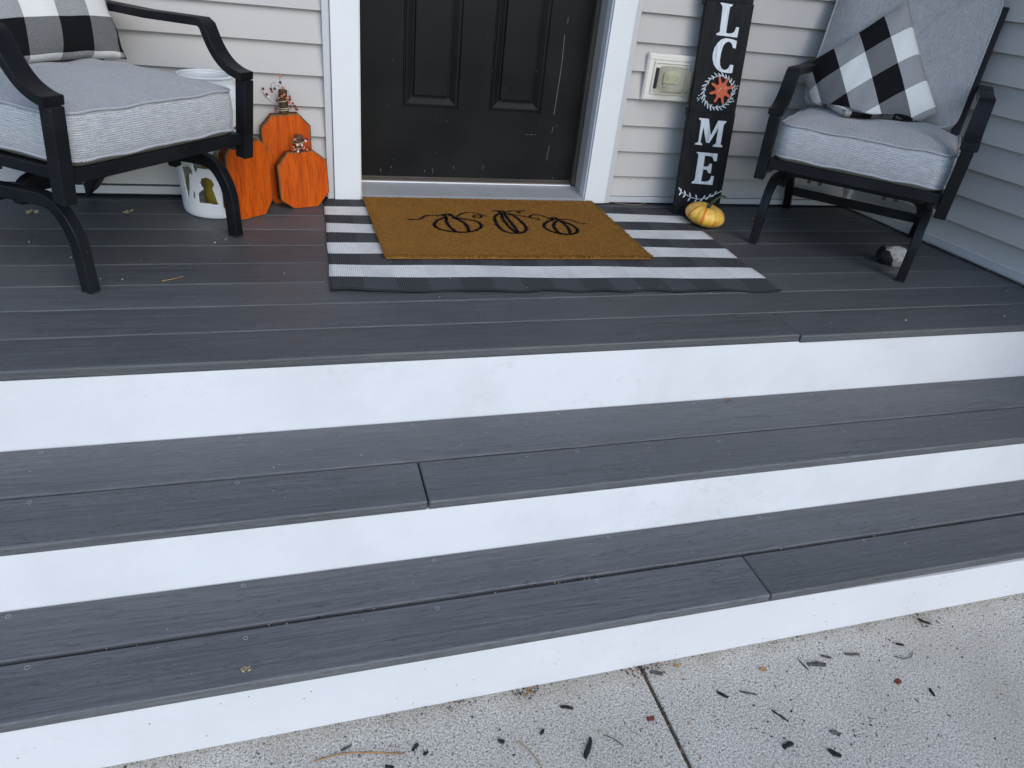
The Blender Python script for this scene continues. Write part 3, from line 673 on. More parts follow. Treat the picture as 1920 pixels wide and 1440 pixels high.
def make_chair(x, y, th, label):
    c = empty('patio_chair', (x, y, 0), th); tag(c, label, 'chair', 'patio chairs on the porch')
    mm = M['metal']
    for sg in (-1, 1):
        X = sg * .263
        pr = fillet([(X, 0, .015), (X, .003, .150), (X, .055, .226), (X, .44, .205), (X, .545, .105), (X, .64, .002)], [.045, .045, .06, .03], 6)
        pr[0] = Vector((X, -.001, .004))
        mb = MB(); mb.bar(pr, (1, 0, 0), .030, .034); mb.build('leg', mm, c, bevel=.003)
        mb = MB(); mb.box((X - .0152, -.0185, 0), (X + .0152, .0165, .005)); mb.build('foot_cap', M['dark'], c, bevel=.002)
        # arm: curved front, flat run to the back post
        A = sg * .30
        ap = smooth_pts([(A, -.068, .477), (A, -.036, .482), (A, .004, .502), (A, .036, .540), (A, .058, .592)], 2) + [Vector((A, .0715, .6005)), Vector((A, .27, .597)), Vector((A, .52, .603))]
        ww = [.052 - .004 * min(1, i / (len(ap) - 3)) for i in range(len(ap))]
        mb = MB(); mb.bar(ap, (1, 0, 0), .05, .022, widths=ww); mb.build('arm', mm, c, bevel=.003)
        mb = MB(); mb.bar([(A, -.032, .246), (A, -.057, .468)], (1, 0, 0), .036, .036); mb.build('arm_post', mm, c, bevel=.003)
        bp = MB(); b0 = Vector((sg * .262, .475, .46)); ey = Vector((0, LEANK, 1))
        bp.bar([b0 - ey * .155 + Vector((0, 0, 0)), b0 + ey * .40], (1, 0, 0), .030, .034); bp.build('back_post', mm, c, bevel=.003)
    mb = MB(); mb.bar([(-.281, -.030, .304), (.281, -.030, .304)], (0, 1, 0), .030, .034); mb.build('front_rail', mm, c, bevel=.003)
    mb = MB(); mb.bar([(-.25, .45, .304), (.25, .45, .304)], (0, 1, 0), .030, .03); mb.build('rear_rail', mm, c, bevel=.003)
    for sg in (-1, 1):
        mb = MB(); mb.bar([(sg * .270, -.012, .303), (sg * .270, .46, .298)], (1, 0, 0), .026, .030); mb.build('side_rail', mm, c, bevel=.003)
        # glider cross tube with turned-down ends, front and rear
        vv = .20 if sg < 0 else .40
        pts = fillet([(-.250, vv, .185), (-.243, vv, .242), (.243, vv, .242), (.250, vv, .185)], [.05, .05], 6)
        mb = MB(); mb.bar(pts, (0, 1, 0), .030, .026); mb.build('cross_tube', mm, c, bevel=.003)
        for ww_ in (-.135, .135):
            mb = MB(); mb.box((ww_ - .05, vv - .022, .2565), (ww_ + .05, vv + .022, .2885)); mb.build('spring_plate', mm, c, bevel=.002)
            for bx in (-.02, .02):
                mb = MB(); mb.cyl((ww_ + bx, vv, .216), (ww_ + bx, vv, .2295), .007, 8); mb.build('bolt', M['bolt'], c)
    mb = MB(); mb.bar([(-.252, .585, .088), (.252, .585, .088)], (0, 1, 0), .020, .034); mb.build('stretcher', mm, c, bevel=.003)
    mb = MB(); b1 = Vector((0, .475, .46)) + Vector((0, LEANK, 1)) * .385
    mb.bar([b1 + Vector((-.247, 0, 0)), b1 + Vector((.247, 0, 0))], (0, 1, LEANK * -1), .03, .03); mb.build('back_rail', mm, c, bevel=.003)
    for sg in (-1, 1):
        mb = MB(); mb.cyl((sg * .2785, -.020, .275), (sg * .2745, .02, .275), .008, 10); mb.build('bolt', M['bolt'], c)
    mb = MB()
    for k in range(7): mb.box((-.256, .02 + k * .062, .3135), (.256, .062 + k * .062, .3165))
    mb.build('seat_webbing', M['dark'], c)
    mt_ = Matrix.Translation((0, .2175, .335))
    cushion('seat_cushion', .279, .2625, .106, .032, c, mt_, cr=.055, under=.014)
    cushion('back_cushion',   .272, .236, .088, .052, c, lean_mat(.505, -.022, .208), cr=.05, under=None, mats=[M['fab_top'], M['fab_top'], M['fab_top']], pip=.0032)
    return c
LC, RC = (-.629, .602, .89), (1.580, .545, -.803)
make_chair(*LC, 'grey cushioned black metal patio chair left of the door')
make_chair(*RC, 'grey cushioned black metal patio chair in the right corner')

# throw pillows: soft square, bilinear corners in the chair's reclined plane, resting on the seat
def pillow(pose, corners, v0, cell, ou, ov, size, label, thick=.062, seat=.4725, pinch=.045, rs_=3, fold=True):
    c = empty('throw_pillow', (pose[0], pose[1], 0), pose[2]); tag(c, label, 'pillow')
    m0 = lean_mat(v0, 0, 0); rr = random.Random(rs_); ph = [rr.uniform(0, 6) for _ in range(8)]
    N = 44; v = []; uv = []; f = []
    BL, BR, TR, TL = [Vector(q) for q in corners]
    def pt(i, j, side):
        a, b = -1 + 2 * i / N, -1 + 2 * j / N
        ca = a * (1 - pinch * (1 - b * b) * abs(a) ** 3 * 1.4); cb = b * (1 - pinch * (1 - a * a) * abs(b) ** 3 * 1.4)
        s, t = (ca + 1) / 2, (cb + 1) / 2
        p = (BL * (1 - s) + BR * s) * (1 - t) + (TL * (1 - s) + TR * s) * t
        fa, fb = (1 - abs(a) ** 2.6), (1 - abs(b) ** 2.6)
        h = thick * max(0, fa * fb) ** .55
        edge = 1 - min(1, fa * fb * 3)
        wr = .0042 * math.sin(a * 9 + b * 5 + ph[0]) * math.sin(b * 7 - a * 3 + ph[1]) + .003 * math.sin(a * 15 + ph[2] + b * 11)
        h = h + wr * (.4 + edge) * (1 if side > 0 else -1) * min(1, fa * fb * 8)
        q = m0 @ Vector((p.x, p.y, side * h))
        if fold and q.z < seat + .004:                               # the low corner is squashed forward on the seat
            d = seat + .004 - q.z; q.y -= d * .75; q.z = seat + .004 + .022 * (1 - math.exp(-d * 25)) * (1 + .4 * math.sin(p.x * 34 + ph[3])) * (.6 if side > 0 else .05) + (.010 if side > 0 else 0) * min(1, d * 30)
        return q
    idx = {}
    for side in (1, -1):
        for j in range(N + 1):
            for i in range(N + 1):
                if side < 0 and (i in (0, N) or j in (0, N)): idx[(side, i, j)] = idx[(1, i, j)]; continue
                idx[(side, i, j)] = len(v); v.append(pt(i, j, side)); uv.append((i / N * size, j / N * size))
    for side in (1, -1):
        for j in range(N):
            for i in range(N):
                q = [idx[(side, i, j)], idx[(side, i + 1, j)], idx[(side, i + 1, j + 1)], idx[(side, i, j + 1)]]; f.append(tuple(q if side > 0 else q[::-1]))
    me = bpy.data.meshes.new('pillow_cover'); me.from_pydata([tuple(p) for p in v], [], f); ul = me.uv_layers.new(name='UVMap')
    for lp in me.loops: ul.data[lp.index].uv = uv[lp.vertex_index]
    link('pillow_cover', me, m_plaid(cell, ou, ov), c, smooth=True); return c
# right pillow, turned on its corner: corners in (width, up-the-back)
L_, T_, R_ = Vector((-.335, .140)), Vector((-.055, .414)), Vector((.183, .057))
T_ += Vector((.004, .008)); B_ = L_ + (R_ - T_)
pillow(RC, [tuple(L_), tuple(B_), tuple(R_), tuple(T_)], .345, .0965, .005, .034, .415, 'black and white plaid pillow tilted on its corner on the right chair', rs_=5, seat=.471, thick=.074, pinch=.03)
pillow(LC, [(-.155, .004), (.278, .004), (.312, .412), (-.115, .412)], .36, .094, .022, .018, .42, 'black and white plaid pillow upright on the left chair', fold=False, rs_=9)

# ------------------------------------------------------------------ painted wooden pumpkins
def octagon(poly, O, ang, t, lean, label, stem, berries, sprigs, sg):
    c = empty('wooden_pumpkin', O, ang); tag(c, label, 'decoration', 'painted wooden pumpkins left of the door')
    n = len(poly); ins = []
    ctr = (sum(p[0] for p in poly) / n, sum(p[1] for p in poly) / n)
    def P(p, d): return (p[0], lean * p[1] + d, p[1])
    fr = [(ctr[0] + (p[0] - ctr[0]) * .955, ctr[1] + (p[1] - ctr[1]) * .970) for p in poly]
    v = [P(p, 0) for p in fr] + [P(p, .0034) for p in poly] + [P(p, t) for p in poly]
    f = [tuple(range(n))]; mi = [0]
    for i in range(n): j = (i + 1) % n; f.append((i, j, n + j, n + i)); mi.append(1)
    for i in range(n): j = (i + 1) % n; f.append((n + i, n + j, 2 * n + j, 2 * n + i)); mi.append(2)
    f.append(tuple(range(2 * n, 3 * n))); mi.append(2)
    me = bpy.data.meshes.new('pumpkin_body'); me.from_pydata(v, [], f); me.polygons.foreach_set('material_index', mi)
    bm = bmesh.new(); bm.from_mesh(me); bmesh.ops.recalc_face_normals(bm, faces=bm.faces); bm.to_mesh(me); bm.free()
    link('pumpkin_body', me, [M['orange'], M['worn'], M['orange_dim']], c)
    sx, sz, sh, sr = stem; y0 = lean * sz + t * .5
    mb = MB(); mb.tube([(sx, y0, sz - .001), (sx + .001, y0, sz + sh * .3), (sx - .001, y0, sz + sh * .7), (sx, y0, sz + sh)], sr, 10, taper=[1.05, 1, .98, .93]); mb.build('stem', M['stem'], c, bevel=.0015)
    rr = random.Random(sg)
    mb = MB()
    for lo, hi, turns in ((.12, .30, 2.2), (.45, .72, 1.6)):
        pts = []
        for k in range(40):
            q = k / 39; a_ = q * turns * 6.28 + rr.random() * .15; r_ = sr * (1.16 + .12 * math.sin(q * 17)); pts.append((sx + r_ * math.cos(a_), y0 + r_ * math.sin(a_), sz + sh * (lo + (hi - lo) * q) + .003 * math.sin(a_ + 1)))
        mb.tube(pts, .0016, 5)
    mb.build('raffia', M['raffia'], c, smooth=True)
    mb = MB()
    for s in sprigs: mb.tube(smooth_pts([(a_, y0 + d_, b_) for a_, d_, b_ in s], 2), .0009, 5)
    if sprigs: mb.build('twig', M['wire'], c, smooth=True)
    for (bx, by, bz, col) in berries:
        mb = MB(); mb.sphere((bx, y0 + by, bz), .0042 + .0007 * rr.random(), 10, 7); mb.build('berry', M[col], c, smooth=True)
    return c
def cluster(sx, sz, sh, sr, n, seed):
    r_ = random.Random(seed); out = []
    for _ in range(n):
        a_ = r_.uniform(-3.0, .2); rr = sr * r_.uniform(1.25, 2.1); out.append((sx + rr * math.cos(a_), rr * math.sin(a_) * .8, sz + sh * r_.uniform(.02, .85), r_.choice(['berry_dark', 'berry_red', 'berry_red', 'berry_orange', 'berry_orange', 'berry_white'])))
    return out
octagon([(.0035, 0), (.1075, 0), (.141, .045), (.141, .217), (.108, .2515), (.003, .2535), (-.030, .2175), (-.030, .045)], (-.4555, .943, 0), R(40), .036, 0,
        'tall orange wooden pumpkin nearest the chair, in front of the lantern', (.055, .2525, .06, .016), cluster(.055, .2525, .06, .016, 16, 3), [], 11)
octagon([(.008, 0), (.0997, 0), (.143, .0494), (.1385, .1625), (.091, .199), (-.003, .196), (-.041, .152), (-.037, .0345)], (-.287, 1.074, 0), R(20), .030, .03,
        'small orange wooden pumpkin beside the door casing', (.046, .1975, .052, .0155), cluster(.046, .1975, .052, .0155, 24, 5), [[(.05, -.018, .24), (.02, -.03, .25), (.004, -.03, .225), (.012, -.03, .2)]], 12)
Cb = [(720, 272, 'o'), (712, 368, 'd'), (640, 402, 'w'), (405, 475, 'd'), (540, 475, 'd'), (608, 472, 'd'), (553, 515, 'r'), (458, 560, 'd'), (490, 605, 'w'), (635, 655, 'd'), (610, 785, 'd'), (600, 815, 'r'), (765, 450, 'o'), (718, 530, 'd'), (765, 560, 'o'), (728, 590, 'o'), (810, 620, 'o'), (862, 590, 'r'), (862, 640, 'd'), (850, 680, 'o'), (915, 700, 'r'), (870, 745, 'd'), (945, 740, 'd'), (970, 790, 'r'), (930, 745, 'r'), (985, 800, 'd')]
cm = {'o': 'berry_orange', 'd': 'berry_dark', 'w': 'berry_white', 'r': 'berry_red'}
SX = 5430.                                                           # drawing units per metre on the stem's plane
bl = [(.0600 + (p - 765) / SX, -.016 - .006 * ((i * 7) % 5) / 5, .312 + (860 - q) / SX * 1.08, cm[k]) for i, (p, q, k) in enumerate(Cb)]
d_ = lambda p, q: (.0600 + (p - 765) / SX, -.016, .312 + (860 - q) / SX * 1.08)
octagon([(.005, 0), (.100, 0), (.1445, .045), (.1445, .271), (.105, .311), (.0145, .305), (-.0235, .262), (-.0235, .045)], (-.349, 1.126, 0), R(11), .032, .02,
        'tallest orange wooden pumpkin standing against the siding behind the other two', (.060, .308, .076, .0155), bl,
        [[d_(350, 480), d_(420, 590), d_(520, 680), d_(640, 740)], [d_(720, 290), d_(705, 330), d_(740, 420), d_(760, 520)], [d_(545, 470), d_(560, 390), d_(610, 370), d_(680, 410), d_(740, 500)], [d_(400, 480), d_(405, 540), d_(460, 620)], [d_(840, 480), d_(860, 560), d_(900, 660)]], 13)

# ------------------------------------------------------------------ white ceramic lantern with cut-outs, candle inside
LX, LY = -.5245, 1.070
ln = empty('ceramic_lantern', (LX, LY, 0)); tag(ln, 'white ceramic lantern with cut-out shapes behind the left chair', 'lantern')
prof = [(.104, 0), (.111, .005), (.1145, .018), (.1155, .05), (.1165, .12), (.1175, .22), (.1165, .30), (.112, .345), (.102, .380), (.088, .400), (.081, .410), (.0805, .424), (.083, .430), (.080, .433)]
def pr_r(z):
    for (r0, z0), (r1, z1) in zip(prof, prof[1:]):
        if z0 <= z <= z1: return r0 + (r1 - r0) * (z - z0) / max(1e-6, z1 - z0)
    return prof[-1][0]
def inside(p, poly):
    x, y = p; r_ = False; j = len(poly) - 1
    for i in range(len(poly)):
        if (poly[i][1] > y) != (poly[j][1] > y) and x < (poly[j][0] - poly[i][0]) * (y - poly[i][1]) / (poly[j][1] - poly[i][1]) + poly[i][0]: r_ = not r_
        j = i
    return r_
base_holes = [
    [(-.098, .160), (-.060, .170), (-.050, .158), (-.052, .14), (-.062, .146), (-.066, .12), (-.072, .085), (-.078, .064), (-.086, .064), (-.092, .10)],
    [(-.056, .095), (-.050, .085), (-.050, .075), (-.056, .064), (-.062, .066), (-.058, .08)],
    [(-.040, .055), (.022, .052), (.010, .105), (.016, .118), (.010, .134), (-.006, .141), (-.022, .134), (-.028, .118), (-.018, .100), (-.038, .085)],
    [(-.046, .20), (-.010, .24), (-.012, .21), (.004, .19), (.012, .17), (-.004, .166), (-.030, .168), (-.036, .15), (-.044, .165)],
    [(-.088, .215), (-.066, .25), (-.050, .225), (-.060, .205)], [(.02, .215), (.05, .26), (.06, .22), (.04, .19)], [(.045, .06), (.085, .06), (.075, .12), (.085, .15), (.06, .17), (.04, .14)]]
NA, NZ = 420, 176; zz = []
for k in range(NZ + 1): zz.append(.433 * k / NZ)
v = []; f = []
for z in zz:
    r_ = pr_r(z)
    for i in range(NA): a_ = 2 * math.pi * i / NA; v.append((r_ * math.cos(a_), r_ * math.sin(a_), z))
for j in range(NZ):
    for i in range(NA):
        a_ = 2 * math.pi * (i + .5) / NA; z = (zz[j] + zz[j + 1]) / 2; u = ((a_ - R(262) + math.pi) % (2 * math.pi)) - math.pi
        uu = u * .116 if abs(u) < 1.35 else 9.0
        if any(inside((uu, z), h_) for h_ in base_holes): continue
        f.append((j * NA + i, j * NA + (i + 1) % NA, (j + 1) * NA + (i + 1) % NA, (j + 1) * NA + i))
f.append(tuple(range(NA))[::-1])
o = mesh('lantern_body', v, f, M['ceramic'], ln, smooth=True); sm = o.modifiers.new('wall', 'SOLIDIFY'); sm.thickness = .006; sm.offset = -1
mb = MB(); mb.tube([(.081 * math.cos(t * .1309), .081 * math.sin(t * .1309), .431) for t in range(49)], .0045, 8, cap=False); mb.build('rim', M['ceramic'], ln, smooth=True)
mb = MB(); mb.cyl((0, 0, .008), (0, 0, .17), .070, 28); mb.cyl((0, 0, .17), (.002, 0, .182), .0015, 6)
cn = mb.build('candle', M['candle']); cn.location = (LX + .028, LY - .012, 0); tag(cn, 'amber pillar candle inside the white lantern', 'candle')

# ------------------------------------------------------------------ WELCOME board
sgn = empty('welcome_sign', (0, 0, 0)); tag(sgn, 'tall black WELCOME board leaning on the siding', 'sign')
su = Vector((-.01, .12, 1)).normalized(); sr = Vector((1, 0, .01)); sr = (sr - su * sr.dot(su)).normalized(); sn = sr.cross(su)       # sn points to the wall
SO = Vector((1.317, 1.043, .001))
if sn.y < 0: sn = -sn
def sp(a, b, d=0): return SO + sr * a + su * b + sn * d
for (t0, t1, hw0, sh, d0) in ((0, .4014, .104, 0, 0), (.4022, .7838, .1005, -.0005, -.002), (.7846, 1.165, .1005, -.004, 0)):
    mb = MB()
    for k in range(1): mb.prism([(-hw0 + sh, t0), (hw0 + sh, t0), (hw0 + sh, t1), (-hw0 + sh, t1)], SO + sn * d0, sr, su, sn, .018)
    mb.build('sign_panel', M['sign'], sgn, bevel=.0008)
for t_ in (.4015, .784):
    mb = MB(); mb.prism([(-.1115, t_ - .014), (-.102, t_ - .014), (-.102, t_ + .016), (-.1115, t_ + .016)], SO + sn * .004, sr, su, sn, .012); mb.build('hinge', M['metal'], sgn, bevel=.001)
Lp = [(-0.043,0.787),(0.008,0.784),(0.007,0.779),(-0.002,0.775),(-0.002,0.768),(-0.001,0.683),(0.009,0.681),(0.026,0.683),(0.034,0.689),(0.039,0.705),(0.051,0.704),(0.05,0.67),(-0.04,0.673),(-0.04,0.679),(-0.03,0.682),(-0.028,0.687),(-0.032,0.771),(-0.036,0.779),(-0.043,0.783)]
Lp = [(a_, b_ - .0065 if b_ > .75 else b_) for a_, b_ in Lp]
Cp = [(0.051,0.659),(0.052,0.633),(0.039,0.634),(0.034,0.645),(0.026,0.652),(0.015,0.654),(0.004,0.649),(-0.004,0.638),(-0.008,0.615),(-0.008,0.588),(-0.003,0.571),(0.006,0.56),(0.017,0.556),(0.028,0.558),(0.035,0.564),(0.04,0.576),(0.054,0.575),(0.055,0.548),(0.043,0.546),(0.023,0.547),(0.003,0.549),(-0.016,0.558),(-0.031,0.573),(-0.04,0.592),(-0.042,0.611),(-0.039,0.63),(-0.029,0.647),(-0.015,0.66),(0.003,0.665),(0.023,0.664)]
Mp = [(-0.056,0.381),(-0.013,0.379),(0.008,0.317),(0.031,0.374),(0.067,0.373),(0.067,0.367),(0.06,0.364),(0.058,0.355),(0.059,0.285),(0.069,0.28),(0.068,0.274),(0.025,0.276),(0.025,0.282),(0.033,0.284),(0.037,0.291),(0.037,0.346),(0.006,0.289),(-0.008,0.29),(-0.031,0.349),(-0.034,0.296),(-0.032,0.289),(-0.024,0.286),(-0.024,0.28),(-0.057,0.282),(-0.056,0.287),(-0.046,0.29),(-0.043,0.297),(-0.045,0.368),(-0.048,0.373),(-0.056,0.376)]
Ep = [(-0.043,0.254),(0.053,0.249),(0.054,0.219),(0.04,0.221),(0.035,0.233),(0.026,0.238),(-0.003,0.241),(-0.002,0.199),(0.014,0.198),(0.022,0.203),(0.025,0.21),(0.035,0.209),(0.036,0.172),(0.025,0.173),(0.021,0.18),(0.014,0.186),(-0.001,0.187),(-0.002,0.141),(0.006,0.139),(0.027,0.14),(0.038,0.147),(0.041,0.162),(0.054,0.161),(0.053,0.126),(-0.044,0.132),(-0.043,0.138),(-0.035,0.141),(-0.032,0.15),(-0.033,0.242),(-0.037,0.248),(-0.042,0.251)]
E2 = [(a_, b_ + .70) for a_, b_ in Ep]
Wp = [(-.072, 1.12), (-.03, 1.118), (-.03, 1.112), (-.038, 1.108), (-.022, 1.05), (0, 1.115), (.02, 1.115), (.038, 1.05), (.048, 1.106), (.04, 1.112), (.04, 1.117), (.075, 1.115), (.075, 1.11), (.067, 1.106), (.043, 1.0), (.027, 1.0), (.006, 1.07), (-.016, 1.0), (-.032, 1.0), (-.06, 1.108), (-.072, 1.114)]
for p_, d0 in ((Lp, -.002), (Cp, -.002), (Mp, 0), (Ep, 0), (E2, 0), (Wp, 0)):
    mb = MB(); mb.prism(p_, SO + sn * (d0 - .0004), sr, su, -sn, .0012); mb.build('letter', M['letter'], sgn)
# wreath that stands for the O
wr = MB(); cx, cy = .0076, .4785
def leafp(x, y, ang, L, wd, d0=-.0024, mbx=None):
    ca, sa = math.cos(ang), math.sin(ang); q = []
    for t, w_ in ((0, .12), (.25, .75), (.5, 1), (.75, .72), (1, .04)): q.append((t * L, w_ * wd / 2))
    q = q + [(a_, -b_) for a_, b_ in q[::-1]]
    (mbx or wr).prism([(x + a_ * ca - b_ * sa, y + a_ * sa + b_ * ca) for a_, b_ in q], SO + sn * d0, sr, su, -sn, .0008)
for rx, ry, w_, ph in ((.0635, .0575, .0014, 0), (.0605, .0555, .0011, .8)):
    n = 60; pts = [(cx + (rx + .0012 * math.sin(i * .9 + ph)) * math.cos(2 * math.pi * i / n), cy + (ry + .0012 * math.sin(i * .9 + ph)) * math.sin(2 * math.pi * i / n)) for i in range(n)]
    for i in range(n):
        A = Vector(pts[i]); B = Vector(pts[(i + 1) % n]); nrm = Vector((-(B - A).y, (B - A).x)).normalized() * w_ / 2
        wr.prism([A - nrm, B - nrm, B + nrm, A + nrm], SO + sn * (-.0024 - ph * .0006), sr, su, -sn, .0006)
for i in range(28):
    a_ = 2 * math.pi * i / 28; x, y = cx + .0625 * math.cos(a_), cy + .0565 * math.sin(a_)
    tg = a_ + math.pi / 2
    leafp(x, y, tg - rnd.uniform(.55, .85), rnd.uniform(.016, .022), rnd.uniform(.0040, .0054), -.0024 - .0002 * (i % 4))
    if i % 2: leafp(x, y, tg + rnd.uniform(.5, .8), rnd.uniform(.011, .014), .0038, -.0034)
tag(wr.build('wreath', M['letter'], sgn, recalc=True), kind='stuff')
mb = MB()
for (x, y) in ((-.074, .462), (-.078, .452), (-.071, .449), (-.066, .455), (-.075, .444), (.083, .500), (.088, .494), (.09, .503), (.079, .494), (.078, .452), (.083, .447), (.06, .444)):
    mb.prism([(x + .0022 * math.cos(k * .785), y + .0022 * math.sin(k * .785)) for k in range(8)], SO + sn * -.0024, sr, su, -sn, .0008)
mb.build('painted_berries', M['letter'], sgn)
# eight-armed ornament inside it
mb = MB(); ox, oy = .0155, .4845; d0 = -.006
mb.prism([(ox + .0268 * math.cos(k * .2618), oy + .0268 * math.sin(k * .2618)) for k in range(24)], SO + sn * d0, sr, su, -sn, .006)
for i, (tx, ty) in enumerate([(-.0023, .5308), (.035, .5261), (.0625, .499), (.0596, .4614), (.0316, .438), (-.0057, .4409), (-.0319, .4707), (-.0296, .5068)]):
    d = Vector((tx - ox, ty - oy)); L = d.length - .004; d.normalize(); n_ = Vector((-d.y, d.x)); c0 = Vector((ox, oy)); poly = [c0 + d * .015 - n_ * .0085, c0 + d * .03 - n_ * .0052]
    for k in range(7): a_ = -math.pi / 2 + math.pi * k / 6; poly.append(c0 + d * (L + .0046 * math.cos(a_)) + n_ * (.0046 * math.sin(a_)))
    poly += [c0 + d * .03 + n_ * .0052, c0 + d * .015 + n_ * .0085]
    mb.prism([tuple(q) for q in poly], SO + sn * (d0 + .0002 + i * .00005), sr, su, -sn, .0057)
on = mb.build('ornament', M['vermilion'], sgn)
mb = MB()
for x, y, a_, L in ((.004, .486, .45, .012), (.026, .490, .35, .010), (.0, .478, .6, .008)):
    mb.prism([(x, y), (x + L * math.cos(a_), y + L * math.sin(a_)), (x + L * math.cos(a_) - .001, y + L * math.sin(a_) + .003)], SO + sn * -.0122, sr, su, -sn, .0004)
mb.build('ornament_marks', M['berry_white'], on)
# leafy sprig near the foot
mb = MB(); stm = [(-.0936, .1071), (-.0854, .0947), (-.0638, .0878), (-.037, .0755), (-.0068, .0685), (.0218, .0704), (.0496, .0778), (.0725, .0887), (.0937, .0979)]
sps = smooth_pts([(a_, b_, 0) for a_, b_ in stm], 2)
for A, B in zip(sps, sps[1:]):
    n_ = Vector((-(B - A).y, (B - A).x, 0)).normalized() * .0011; mb.prism([(A - n_)[:2], (B - n_)[:2], (B + n_)[:2], (A + n_)[:2]], SO + sn * -.0004, sr, su, -sn, .0009)
for k, (x, y) in enumerate([(-.084, .097), (-.064, .088), (-.038, .077), (-.008, .0695), (.02, .0705), (.045, .077), (.07, .088)]):
    s_ = -1 if x < -.005 else 1; L = .021 if k in (2, 3) else .017
    base = math.pi / 2 + s_ * (-.35) + .0; leafp(x, y, math.pi / 2 + (.45 if x < 0 else -.55), L, .0065, -.0006, mb); leafp(x, y, -math.pi / 2 + (-.6 if x < 0 else -.9), L, .0068, -.0008, mb)
leafp(.0937, .0979, .6, .012, .005, -.0006, mb); leafp(-.0936, .1071, 2.2, .010, .005, -.0006, mb)
mb.build('painted_sprig', M['letter'], sgn)

# ------------------------------------------------------------------ outdoor outlet
ob = empty('outlet_box', (1.142, YW, .502)); tag(ob, 'cream outdoor outlet with smoky bubble cover beside the sign', 'outlet')
def frame(mb, x0, z0, x1, z1, y0, y1, wd):
    mb.box((x0, y1, z0), (x1, y0, z0 + wd)); mb.box((x0, y1, z1 - wd), (x1, y0, z1)); mb.box((x0, y1, z0 + wd), (x0 + wd, y0, z1 - wd)); mb.box((x1 - wd, y1, z0 + wd), (x1, y0, z1 - wd))
mb = MB(); mb.box((-.102, -.014, -.084), (.104, .004, .084)); mb.build('mounting_plate', M['ivory'], ob, bevel=.004)
mb = MB(); frame(mb, -.098, -.080, .100, .080, -.0142, -.019, .018); mb.build('plate_rim', M['ivory'], ob, bevel=.003)
mb = MB(); frame(mb, -.074, -.060, .076, .058, -.0142, -.022, .007); mb.build('inner_rim', M['ivory'], ob, bevel=.0015)
mb = MB(); mb.box((-.066, -.017, -.052), (.068, -.0141, .050)); mb.build('backplate', M['ivory'], ob, bevel=.001)
mb = MB(); mb.box((-.03, -.028, -.018), (.036, -.0172, .020)); rc = mb.build('receptacle', M['yellowed'], ob, bevel=.002)
mb = MB()
for x in (-.018, .022):
    for dz in (-.005, .006): mb.box((x - .004, -.0286, dz - .001), (x + .003, -.0282, dz + .001))
    mb.box((x + .006, -.0286, -.002), (x + .009, -.0282, .002))
mb.build('slots', M['slot'], rc)
mb = MB(); mb.tube([(-.02, -.03, -.022), (-.03, -.034, -.032), (-.012, -.036, -.03), (.004, -.032, -.024)], .002, 6); mb.build('cord_end', M['ivory'], ob, smooth=True)
# bubble cover: rounded box shell
v = []; f = []; N1 = 40; prf = [(1.0, 0), (1.0, .028), (.985, .045), (.93, .058), (.80, .066), (.5, .069), (.02, .070)]
for s, d in prf:
    for i in range(N1):
        a_ = 2 * math.pi * i / N1; ca, sa = math.cos(a_), math.sin(a_); e = .42
        v.append((.004 + .060 * s * math.copysign(abs(ca) ** e, ca), -.0172 - d, -.002 + .046 * s * math.copysign(abs(sa) ** e, sa)))
for j in range(len(prf) - 1):
    for i in range(N1): f.append((j * N1 + i, j * N1 + (i + 1) % N1, (j + 1) * N1 + (i + 1) % N1, (j + 1) * N1 + i))
f.append(tuple((len(prf) - 1) * N1 + i for i in range(N1)))
o = mesh('bubble_cover', v, f, M['bubble'], ob, smooth=True)
mb = MB(); mb.box((-.0645, -.034, -.038), (-.0575, -.0175, .036)); mb.build('cover_hinge', M['slot'], ob, bevel=.002)

# ------------------------------------------------------------------ mini pumpkin
mp = empty('mini_pumpkin', (1.277, .925, .006)); tag(mp, 'small yellow and orange striped pumpkin at the foot of the sign', 'pumpkin')
NA, NB2 = 72, 28; v = []; f = []; uvs = []
for j in range(NB2 + 1):
    t = math.pi * j / NB2
    for i in range(NA):
        ph = 2 * math.pi * i / NA; rib = 1 - .075 * abs(math.cos(ph * 4.5)) ** 8 * math.sin(t) ** .5 
        r_ = .080 * math.sin(t) ** .88 * (1 - .055 * (abs(math.sin(ph * 4.5 + math.pi / 2)) ** 6)) ; zc = .041 - .041 * math.cos(t)
        dip = .016 * math.exp(-((r_ / .022) ** 2)); z = zc - (dip if t > math.pi / 2 else -dip * .5)
        v.append((r_ * math.cos(ph), r_ * math.sin(ph), max(.0005, z))); uvs.append((i / NA, j / NB2))
for j in range(NB2):
    for i in range(NA): f.append((j * NA + i, j * NA + (i + 1) % NA, (j + 1) * NA + (i + 1) % NA, (j + 1) * NA + i))
me = bpy.data.meshes.new('pumpkin_flesh'); me.from_pydata(v, [], f); ul = me.uv_layers.new(name='UVMap')
for p in me.polygons:
    us = [uvs[me.loops[l].vertex_index] for l in p.loop_indices]; wrap = max(u[0] for u in us) > .9 and min(u[0] for u in us) < .1
    for l, u in zip(p.loop_indices, us): ul.data[l].uv = (u[0] + (1 if wrap and u[0] < .1 else 0), u[1])
o = link('pumpkin_flesh', me, M['gourd'], mp, smooth=True); o.rotation_euler = (R(6), R(5), R(12))
mb = MB(); mb.tube(smooth_pts([(.012, .0, .066), (.018, 0, .080), (.034, 0, .098), (.054, .002, .113), (.070, .004, .115), (.082, .004, .107)], 2), .0075, 8, taper=[1.25 - .8 * min(1, i / 14) for i in range(24)])
mb.build('pumpkin_stem', M['gourd_stem'], mp, smooth=True)

